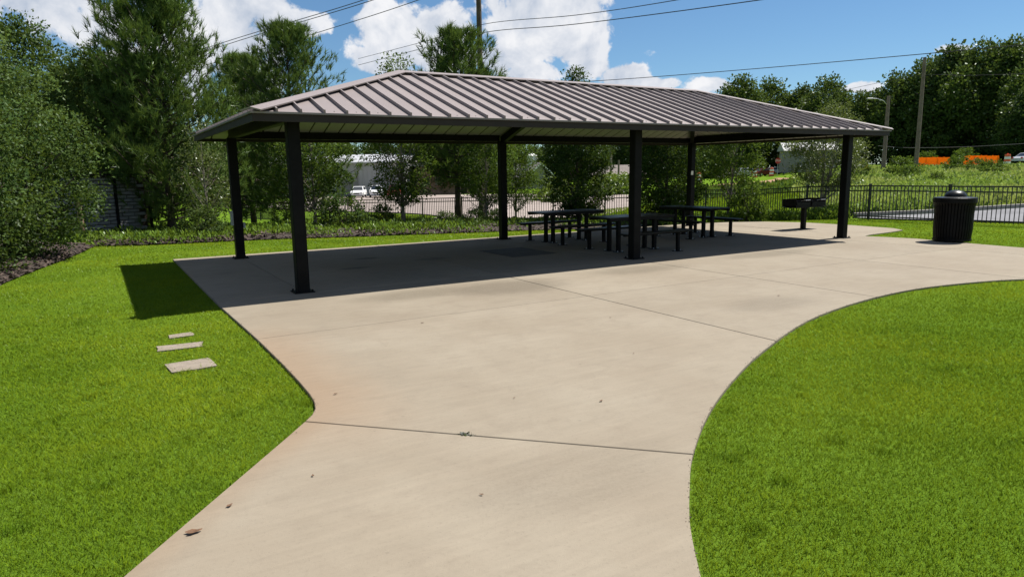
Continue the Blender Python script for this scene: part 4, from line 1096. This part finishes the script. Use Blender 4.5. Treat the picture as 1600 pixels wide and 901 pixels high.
scatter_cover('weeds', 'tall tangled weeds covering the slope beyond the grey road', 'weeds', 120000, s_slope, .17, .24, M['weed'], .28)
scatter_cover('wildflowers', 'small pale wildflowers dotted through the slope weeds', 'wildflowers', 2200, s_slope, .035, .45, M['flower'], .62)
def s_strip(n):
    A = np.array(smooth_curve(BEDB, 20)); B = np.array(smooth_curve(BEDB2, 20)); i = RNG.integers(0, len(A), n); t = RNG.random(n)
    p = A[i]*(1-t)[:, None]+B[i]*t[:, None]+RNG.normal(0, .15, (n, 2))
    h = patch_h(p[:, 0], p[:, 1], 1.1); ok = h+.35*t > .60+.25*RNG.random(n)
    return np.stack([p[ok, 0], p[ok, 1], h[ok]+.35], -1)
scatter_cover('ground_cover', 'patchy low green plants spreading over the mulch beside the back lawn', 'ground cover', 20000, s_strip, .10, .22, M['cover'], .22)
def s_fencefoot(n):
    a = RNG.random(n); x = 7.2+a*4.4; y = 25.9-(x-7.2)*.42+RNG.normal(0, .35, n)
    return np.stack([x, y, patch_h(x, y, 2.0)], -1)
scatter_cover('ground_cover', 'bright weedy plants along the fence foot behind the barbecue grill', 'ground cover', 5200, s_fencefoot, .12, .2, M['cover'], .42)
def s_mid(n):
    x = 10+RNG.random(n)*18; y = 46+RNG.random(n)*10+.25*(x-10)
    return np.stack([x, y, patch_h(x, y, .8)], -1)
scatter_cover('hedge_row', 'dark green weedy bank in front of the bare red clay', 'hedge', 9000, s_mid, .20, .24, M['oak'], .45)
def s_field(n):
    t = RNG.random(n); x = -11+RNG.random(n)*34; y = 27+RNG.random(n)*22
    # keep to the turf between fence and parking lot or beyond the corner
    left = (x < -4.9)&(y > 25)&(y < 51+.0*x)&(x > -y*.42)&(y < 44-(x+5)*.9)
    right = (x > 4)&(y > 33-(x-3)*.75)&(x/y < .47)
    ok = left|right
    return np.stack([x[ok], y[ok]], -1)
scatter_cover('meadow_grass', 'bright green mown grass beyond the metal fence', 'grass', 60000, s_field, .12, .10, M['grass'], .02)
# slope bushes
BUSH = tree_meshes(R_(81), 0, 1.5, 1.15, .05, 60, 40, .15, .28, .30, 'dome', M['oak'], M['bark'], .03, stems=3, limbs=10)
for i, (px, d, sc) in enumerate([(1405,60,1.15),(1412,52,.8),(1490,66,1.1),(1518,62,.95),(1545,58,.9),(1462,45,.6),(1500,96,1.5),(1440,98,1.3),(1340,56,.9)]):
    x, y = at_px(px, d); plant('bush', ['dark round bush at the foot of the tall wooden pole', 'small bush in front of the dark bush by the tall wooden pole', None, None, None, 'small lone bush low on the weedy slope', 'leafy bush right behind the orange barriers', 'yellowish bush beside the orange barriers and wooden pole', 'bush on the slope near the orange road sign'][i] or 'broad-leaved bush in the clump below the orange barriers', BUSH, x, y, i*1.3, sc, 'bushes below the barriers' if i in (2,3,4) else None, 'bush')
HB = tree_meshes(R_(82), 0, 2.6, 2.0, .05, 70, 36, .26, .3, .5, 'dome', M['hedge'], M['bark'], .05, stems=3, limbs=8)
for i, (px, d, sc) in enumerate([(868,78,1.0),(878,72,.85),(944,92,1.1),(962,96,1.05),(980,92,1.0)]):
    x, y = at_px(px, d); plant('hedge_bush', 'bright yellow-green bush in front of the gabled house' if i < 2 else 'bright yellow-green bush in the row before the low brown roof', HB, x, y, i*1.9, sc, 'hedge by the gabled house' if i < 2 else 'hedge before the low roof', 'bush')

# far trees
FT = [tree_meshes(R_(90+k), 0, 16, (5.2,4.4,5.8)[k], (.6,1.0,.5)[k], 340, 58, .44, .32, 1.35, ('oval','oval','column')[k], M['far'] if k != 1 else M['far2'], M['bark'], .32, limbs=20) for k in range(3)]
def far_row(spec, label, group):
    for i, (px, d, top, k) in enumerate(spec):
        x, y = at_px(px, d); g = Z(x, y); hor = 267.7-.0148*(px-800)
        hgt = H+(hor-top)/1076*d-g
        s = hgt/16
        plant('forest_tree', label, FT[k], x, y, i*2.1+px, max(s, .82 if hgt > 8 else s), group, 'tree', .1, sz=s)
far_row([(1150,150,128,0),(1196,160,132,2),(1245,155,140,1),(1120,170,165,1),(1098,140,205,2),(1060,150,200,1)], 'tall broadleaf tree in the distant row behind the parked cars', 'distant trees behind the cars')
far_row([(1285,138,128,2),(1335,132,150,0),(1385,130,122,2),(1425,128,106,0),(1470,124,82,1),(1515,120,78,2),(1560,117,74,0),(1605,112,82,2),(1655,108,90,1),(1700,104,100,0),(1300,150,150,1),(1445,140,100,2),(1540,138,84,0),(1590,104,140,1)],
        'tall dark broadleaf tree in the wood behind the orange barriers', 'trees of the wood behind the barriers')
far_row([(800,190,205,1),(838,200,228,0),(872,190,214,2),(910,185,205,1),(950,180,200,0),(990,178,196,1),(1030,175,198,2),(1075,172,190,0)], 'broadleaf tree in the distant wood behind the gabled house', 'distant trees behind the houses')
far_row([(330,100,215,1),(380,98,200,0),(430,135,212,2),(480,135,210,1),(540,138,214,0),(600,140,210,2),(660,125,196,1),(705,120,205,0),(750,128,200,2),(280,90,190,2),(220,80,170,0),(120,70,150,1),(30,60,130,2)], 'dark broadleaf tree in the wood around the metal building', 'trees around the metal building')

# ------------------------------------------------------------------ far buildings, vehicles, poles
def metal_building():
    x0, y0 = at_px(392, 116); x1, y1 = at_px(640, 116); z = Z(x0, y0)-.1
    root = empty('metal_building', (x0, y0, z), -.03); tag(root, 'long pale grey ribbed metal building with bright white roof', 'building')
    L = x1-x0; hw = 5.4
    MB().box((L/2, 8, hw/2), (L, 16, hw)).build('wall', M['wall'], root)
    rib = MB().box((0, -.04, hw/2), (.09, .08, hw-.1)).mesh('wall_rib', M['wall'])
    for k in range(36):
        o = link(bpy.data.objects.new('wall_rib', rib), root); o.location = (.4+k*(L-.8)/35, 0, 0)
    MB().add([(-.4,-.6,hw),(L+.4,-.6,hw),(L+.4,8,hw+1.4),(-.4,8,hw+1.4),(-.4,16.6,hw),(L+.4,16.6,hw),(-.4,-.6,hw+.25),(L+.4,-.6,hw+.25),(L+.4,8,hw+1.65),(-.4,8,hw+1.65),(-.4,16.6,hw+.25),(L+.4,16.6,hw+.25)],
             [(6,7,8,9),(9,8,11,10),(0,1,7,6),(1,2,8,7),(3,0,6,9),(4,3,9,10),(2,5,11,8),(5,4,10,11),(0,3,2,1),(3,4,5,2)]).build('roof', M['wroof'], root)
    d = MB().box((L*.64,-.05,1.9), (3.4,.1,3.8)).build('door', M['siding'], root)
    for k in range(5): MB().box((L*.64,-.115,.55+k*.72), (3.3,.03,.05)).build('door_rail', M['wall'], d)
metal_building()
def tan_building():
    x, y = at_px(655, 118); z = Z(x, y)-.1
    root = empty('brick_building', (x, y, z), .06); tag(root, 'brown building with a pale eave line beside the long metal building', 'building')
    MB().box((4.5,4,2.4), (9,8,4.8)).build('wall', M['brick'], root)
    MB().box((4.5,3.8,4.95), (10,9.4,.30)).build('eave', M['wall'], root)
    MB().add([(-.4,-.8,5.1),(9.4,-.8,5.1),(9.4,8.4,5.1),(-.4,8.4,5.1),(-.4,4,6.0),(9.4,4,6.0)], [(3,2,1,0),(0,1,5,4),(2,3,4,5),(1,2,5),(3,0,4)]).build('roof', M['shingle'], root)
    for wx in (1.6,3.8,6.4):
        w = MB().box((wx,-.03,2.3), (1.2,.08,1.3)).build('window', M['siding'], root); MB().box((wx,-.08,2.3), (1.04,.03,1.14)).build('pane', M['glass'], w)
    MB().box((8.0,-.03,1.1), (1.0,.08,2.2)).build('door', M['trim'], root)
tan_building()
def gabled_house():
    x, y = at_px(846, 150); z = Z(x, y)-.1
    root = empty('gabled_house', (x, y, z), .55); tag(root, 'dark grey gabled house with a white square cupola', 'house')
    w, L, e, r = 7.0, 13.0, 2.9, 5.6
    MB().add([(-w/2,0,0),(w/2,0,0),(w/2,L,0),(-w/2,L,0),(-w/2,0,e),(w/2,0,e),(w/2,L,e),(-w/2,L,e),(0,0,r-.12),(0,L,r-.12)], [(0,1,5,8,4),(1,2,6,5),(2,3,7,9,6),(3,0,4,7),(4,8,9,7),(5,6,9,8)]).build('wall', M['siding'], root)
    for s in (-1,1):
        a = Vector((s*(w/2+.5),-.5,e-.38)); b = Vector((0,-.5,r)); n = Vector((s*(r-e),0,w/2)).normalized()
        pts = [a, b, b+Vector((0,L+1,0)), a+Vector((0,L+1,0))]
        MB().slab(pts, n, .12).build('roof', M['shingle'], root)
        MB().slab([a+Vector((0,-.04,.0)), b+Vector((0,-.04,0)), b+Vector((0,-.005,0)), a+Vector((0,-.005,0))], n, .3).build('barge_board', M['white'], root)
    cu = MB().box((0,3.2,r+.55), (1.35,1.35,1.9)).build('cupola', M['white'], root)
    MB().add([(-.85,2.35,r+1.5),(.85,2.35,r+1.5),(.85,4.05,r+1.5),(-.85,4.05,r+1.5),(0,3.2,r+2.1)], [(3,2,1,0),(0,1,4),(1,2,4),(2,3,4),(3,0,4)]).build('cupola_roof', M['white'], cu)
    for wx in (-1.7,1.7):
        f = MB().box((wx,-.03,1.6), (1.0,.1,1.3)).build('window', M['white'], root); MB().box((wx,-.09,1.6), (.84,.03,1.14)).build('pane', M['glass'], f)
gabled_house()
def low_house():
    x, y = at_px(968, 142); z = Z(x, y)-.1
    root = empty('low_house', (x, y, z), -.1); tag(root, 'low house with a wide brown hipped roof behind the hedge', 'house')
    MB().box((0,4,1.35), (11,8,2.7)).build('wall', M['brick'], root)
    MB().add([(-6,-.6,2.6),(6,-.6,2.6),(6,8.6,2.6),(-6,8.6,2.6),(-2.4,4,4.5),(2.4,4,4.5)], [(3,2,1,0),(0,1,5,4),(1,2,5),(2,3,4,5),(3,0,4)]).build('roof', M['shingle2'], root)
    for wx in (-3,0,3):
        f = MB().box((wx,-.03,1.5), (1.3,.1,1.1)).build('window', M['white'], root); MB().box((wx,-.09,1.5), (1.14,.03,.94)).build('pane', M['glass'], f)
low_house()
def hill_shed():
    x, y = at_px(1262, 118); z = Z(x, y)-.1
    root = empty('shed', (x, y, z), -.2); tag(root, 'grey-green shed with pale eave behind the bushy many-stemmed tree', 'shed')
    MB().box((0,3,1.8), (8,6,3.6)).build('wall', M['siding'], root)
    MB().add([(-4.4,-.5,3.6),(4.4,-.5,3.6),(4.4,6.5,3.6),(-4.4,6.5,3.6),(-4.4,3,5.0),(4.4,3,5.0)], [(3,2,1,0),(0,1,5,4),(2,3,4,5),(1,2,5),(3,0,4)]).build('roof', M['wall'], root)
    MB().box((1,-.03,1.1), (1,.08,2.2)).build('door', M['trim'], root)
hill_shed()

def vehicle(name, label, px, d, rz, paint, kind):
    x, y = at_px(px, d); root = empty(name, (x, y, Z(x, y)+.03), rz); tag(root, label, 'car' if kind != 'pickup' else 'pickup')
    if kind == 'sedan': L, wd = 4.6, 1.78; low = [(-2.3,.35),(-2.28,.72),(-1.9,.90),(-1.0,.95),(1.1,.95),(2.05,.82),(2.28,.62),(2.3,.35)]; cab = [(-1.7,.93),(-1.05,1.38),(.25,1.42),(1.15,.93)]
    elif kind == 'suv': L, wd = 4.7, 1.88; low = [(-2.35,.42),(-2.34,.98),(-2.2,1.08),(1.0,1.08),(2.1,.98),(2.33,.75),(2.35,.42)]; cab = [(-2.25,1.06),(-2.0,1.66),(.2,1.70),(1.05,1.06)]
    else: L, wd = 5.5, 1.98; low = [(-2.75,.55),(-2.74,1.12),(-.5,1.14),(-.48,1.14),(1.35,1.16),(2.55,1.08),(2.74,.85),(2.75,.50)]; cab = [(-.55,1.12),(-.45,1.82),(.75,1.85),(1.45,1.14)]
    def ext(poly, w0, w1=None):
        n = len(poly); zz = [p[1] for p in poly]; zm, zM = min(zz), max(zz)
        ww = lambda z: w0 if w1 is None else w0+(w1-w0)*(z-zm)/(zM-zm)
        mb = MB(); mb.add([(p[0],-ww(p[1])/2,p[1]) for p in poly]+[(p[0],ww(p[1])/2,p[1]) for p in poly], [tuple(range(n)), tuple(range(2*n-1,n-1,-1))]+[(i,n+i,n+(i+1)%n,(i+1)%n) for i in range(n)])
        return mb
    body = ext(low, wd, wd*.95).build('body', paint, root)
    ext(cab, wd*.93, wd*.74).build('cabin', paint, root)
    # glass set a little proud of the cabin
    (a, b, c, dd) = cab
    def quad(name, P): MB().add(P, [(0,1,2,3)]).build(name, M['glass'], root)
    w0, w1 = wd*.93, wd*.74
    lerp = lambda p, q, t: (p[0]+(q[0]-p[0])*t, p[1]+(q[1]-p[1])*t)
    for s in (-1, 1):
        p = [lerp(lerp(a, dd, .10), lerp(b, c, .10), .18), lerp(lerp(a, dd, .90), lerp(b, c, .92), .18), lerp(lerp(a, dd, .90), lerp(b, c, .95), .86), lerp(lerp(a, dd, .1), lerp(b, c, .05), .86)]
        quad('side_window', [(q[0], s*((w0+(w1-w0)*(q[1]-a[1])/(c[1]-a[1]))/2+.012), q[1]) for q in p])
    for (p, q, nm, sg) in ((dd, c, 'windscreen', 1), (a, b, 'rear_window', -1)):
        lo, hi = lerp(p, q, .1), lerp(p, q, .9)
        quad(nm, [(lo[0]+sg*.02,-w0*.44,lo[1]),(lo[0]+sg*.02,w0*.44,lo[1]),(hi[0]+sg*.02,w1*.44,hi[1]),(hi[0]+sg*.02,-w1*.44,hi[1])])
    wr = .33 if kind == 'sedan' else .38
    for wx in (-L*.30, L*.31):
        for s in (-1,1):
            ty = MB().tube([(wx,s*(wd/2-.20),wr),(wx,s*(wd/2+.012),wr)], wr, 16).build('wheel', M['tyre'], root)
            MB().tube([(wx,s*(wd/2+.0),wr),(wx,s*(wd/2+.02),wr)], wr*.6, 12).build('rim', M['silver'], ty)
    fz = low[-2][1]
    for s in (-1,1):
        MB().box((L/2-.03, s*wd*.36, fz+.02), (.10,.34,.16)).build('headlight', M['lamp'], root); MB().box((-L/2+.03, s*wd*.38, fz+.12), (.08,.26,.2)).build('tail_light', M['signred'], root)
    MB().box((L/2-.02,0,fz-.08), (.08,wd*.45,.2)).build('radiator_grille', M['tyre'], root)
vehicle('pickup_truck', 'white pickup truck parked nose-out against the metal building', 592, 106, -1.35, M['white'], 'pickup')
vehicle('parked_car', 'white car parked beside the pickup, half hidden by a young tree', 565, 107, -1.5, M['white'], 'suv')
vehicle('parked_car', 'red car parked beside the white pickup truck', 621, 107, -1.5, M['maroon'], 'suv')
vehicle('parked_car', 'white car parked on the far roadside, nearest the leaning young tree', 1168, 131, .15, M['white'], 'suv')
vehicle('parked_car', 'dark red sedan between two pale cars on the far roadside', 1190, 128, .5, M['redcar'], 'sedan')
vehicle('parked_car', 'silver white sedan behind the red stop sign post', 1209, 136, .3, M['silver'], 'sedan')
vehicle('parked_car', 'silver car at the edge of the wood beyond the red barrel', 1602, 92, .2, M['silver'], 'sedan')

# orange barriers
def barrier_mesh():
    mb = MB(); prof = [(-.30,0),(-.30,.14),(-.15,.42),(-.11,.98),(-.09,1.06),(.09,1.06),(.11,.98),(.15,.42),(.30,.14),(.30,0)]
    n = len(prof); L = 1.86
    mb.add([(-L/2,p[0],p[1]) for p in prof]+[(L/2,p[0],p[1]) for p in prof], [tuple(range(n-1,-1,-1)), tuple(range(n,2*n))]+[(i,(i+1)%n,n+(i+1)%n,n+i) for i in range(n)])
    return mb.mesh('barrier_body', M['orange'])
BMESH = barrier_mesh()
BLUG = MB().box((0,0,.55), (.10,.22,.7)).mesh('connector', M['orange'])
BCAP = MB().lathe((0,0,1.055), [(.07,0),(.07,.05),(.05,.06)], 10).mesh('fill_cap', M['orange'])
for run, (pa, da, pb, db, n) in enumerate([(1425,90,1476,86,3),(1499,88,1551,84,3)]):
    xa, ya = at_px(pa, da); xb, yb = at_px(pb, db)
    for k in range(n):
        t = (k+.5)/n; x, y = xa+(xb-xa)*t, ya+(yb-ya)*t
        r = empty('traffic_barrier', (x, y, Z(x, y)+.02+.12*run), math.atan2(yb-ya, xb-xa)+RNG.normal(0,.05)); r.scale = (math.hypot(xb-xa, yb-ya)/n/1.9, 1, .98+.06*RNG.random())
        link(bpy.data.objects.new('barrier_body', BMESH), r); link(bpy.data.objects.new('fill_cap', BCAP), r)
        o = link(bpy.data.objects.new('connector', BLUG), r); o.location = (.93,0,0)
        tag(r, 'orange plastic road barrier in the run beside the tall wooden pole' if run == 0 else 'orange plastic road barrier in the run beside the red barrel', 'barrier', 'barriers by the pole' if run == 0 else 'barriers by the barrel')
def barrel(px, d, label):
    x, y = at_px(px, d); r = empty('traffic_barrel', (x, y, Z(x, y)+.02)); tag(r, label, 'traffic barrel')
    for k in range(5): MB().lathe((0,0,.06+k*.27), [(.36-.02*k,0),(.37-.02*k,.03),(.36-.02*k,.25),(.345-.02*k,.268)], 16).build('band', M['signorange'] if k % 2 == 0 else M['white'], r)
    MB().lathe((0,0,0), [(.46,0),(.46,.06),(.38,.07)], 16).build('base', M['tyre'], r)
    MB().box((0,0,1.45), (.2,.04,.1)).build('handle', M['signorange'], r)
barrel(1565, 80, 'red and white striped traffic barrel at the end of the orange barriers')
barrel(1091, 100, 'red and white traffic barrel behind the slender leaning tree')
barrel(1177, 118, 'striped traffic barrel in front of the white roadside car'); barrel(1203, 118, 'striped traffic barrel in front of the silver sedan')
def signpost(px, d, label, shape, face, ph, size, text=None):
    x, y = at_px(px, d); r = empty('road_sign', (x, y, Z(x, y)-.05), 0); tag(r, label, 'road sign')
    MB().tube([(0,0,0),(0,0,ph)], .035, 8).build('post', M['galv'], r)
    if shape == 'oct': pts = [(math.cos(math.pi/8+k*math.pi/4)*size, math.sin(math.pi/8+k*math.pi/4)*size) for k in range(8)]
    else: pts = [(-size,-size*.8),(size,-size*.8),(size,size*.8),(-size,size*.8)]
    z = ph-size*.9; n = len(pts)
    p = MB().add([(a,-.05,z+b) for a, b in pts]+[(a,-.035,z+b) for a, b in pts], [tuple(range(n)), tuple(range(2*n-1,n-1,-1))]+[(i,(i+1)%n,n+(i+1)%n,n+i) for i in range(n)]).build('sign_face', face, r)
    if text:
        cu = bpy.data.curves.new('lettering', 'FONT'); cu.body = text; cu.size = size*.78; cu.align_x = 'CENTER'; cu.align_y = 'CENTER'; cu.extrude = .003
        o = bpy.data.objects.new('lettering', cu); COL.objects.link(o); bpy.context.view_layer.update()
        me = bpy.data.meshes.new_from_object(o.evaluated_get(bpy.context.evaluated_depsgraph_get())); bpy.data.objects.remove(o)
        me.materials.clear(); me.materials.append(M['white'])
        t = link(bpy.data.objects.new('lettering', me), p); t.location = (0,-.056,z); t.rotation_euler = (math.pi/2,0,0)
signpost(1212, 112, 'red octagonal stop sign on a post by the far parked cars', 'oct', M['signred'], 2.9, .48, 'STOP')
signpost(1347, 62, 'small orange-red road sign low among the slope weeds', 'sq', M['signorange'], 1.15, .30)

def pole(px, d, top, rad, mat, label, arms=(), base_z=None):
    x, y = at_px(px, d); z = Z(x, y)-.2
    r = empty('utility_pole', (x, y, z)); tag(r, label, 'utility pole')
    MB().tube([(0,0,0),(0,0,(top-z)*.5),(0,0,top-z)], [rad*1.15, rad, rad*.8], 12).build('shaft', mat, r)
    for az, ln in arms: 
        MB().box((0,-rad-.05,az-z), (ln,.10,.12)).build('cross_arm', mat, r)
        for k in (-.42,.42): MB().lathe((ln*k,-rad-.05,az-z+.06), [(.04,0),(.07,.05),(.04,.10),(.06,.14),(.02,.2)], 8).build('insulator', M['siding'], r)
    return x, y, z
pole(757, 42, 14.5, .17, M['pole'], 'dark wooden utility pole rising behind the pavilion ridge', [(13.4,2.4)])
PX = AT(1431,90,80); pole(1425, 80, PX.z, .21, M['gpole'], 'tall plain wooden utility pole by the orange barriers')
def lamp_pole():
    px = 1375; d = 74; x, y = at_px(px, d); z = Z(x, y)-.2; top = AT(1379,150,d).z
    r = empty('street_lamp', (x, y, z)); tag(r, 'wooden pole carrying a curved street lamp arm above the slope', 'street lamp')
    h = top-z
    MB().tube([(0,0,0),(0,0,h*.5),(0,0,h)], [.22,.19,.15], 12).build('shaft', M['gpole'], r)
    MB().tube([(-.1,0,h-.9),(-.5,0,h-.5),(-1.2,0,h-.28),(-1.7,0,h-.25)], .045, 8).build('lamp_arm', M['galv'], r)
    MB().box((-1.95,0,h-.26), (.6,.26,.14), bev=.04).build('lamp_head', M['box'], r)
lamp_pole()
for px, top, d, lab in ((955,224,128,'thin grey utility pole in front of the low brown roof, the taller one'),(967,250,132,'thin grey utility pole in front of the low brown roof, the shorter one')):
    pole(px, d, AT(px, top, d).z, .2, M['gpole'], lab)
def wire(label, pts, rad, sag=.0):
    P = [AT(*p) for p in pts]; c = smooth_curve([tuple(p) for p in P], 8)
    o = MB().tube(c, rad, 5).build('overhead_wire', M['wire']); tag(o, label, 'wire', None)
wire('upper of two close parallel wires above the pine with the thin leader', [(150,135,75),(345,68,62),(560,3,50),(760,-70,40)], .028)
wire('lower of two close parallel wires above the pine with the thin leader', [(150,142,75),(345,73,62),(575,3,50),(770,-66,40)], .028)
wire('single wire slanting across the top of the pine with the thin leader', [(165,145,75),(365,90,62),(510,47,55),(655,0,48),(860,-78,40)], .026)
wire('overhead wire on the dark pole, upper one in front of the big cloud', [(560,92,60),(660,66,50),(757,38,41.6),(900,24,34),(1060,0,28),(1300,-46,22)], .017)
wire('overhead wire on the dark pole, lower one in front of the big cloud', [(560,102,60),(660,76,50),(757,51,41.6),(900,38,34),(1190,0,26),(1450,-42,21)], .019)
wire('long wire crossing open sky from behind the roof ridge to the tall wooden pole', [(860,131,112),(1000,122,100),(1200,106,90),(1427,86,79.7),(1600,70,70),(1800,48,62)], .045)
wire('thin wire strung before the dark wood at mid height of the tall pole', [(1280,150,95),(1425,120,80.2),(1520,118,76),(1700,112,70)], .02)
wire('thin wire low before the dark wood, crossing the tall pole', [(1372,228,74.3),(1425,231,80.3),(1520,229,88),(1640,222,96)], .025)
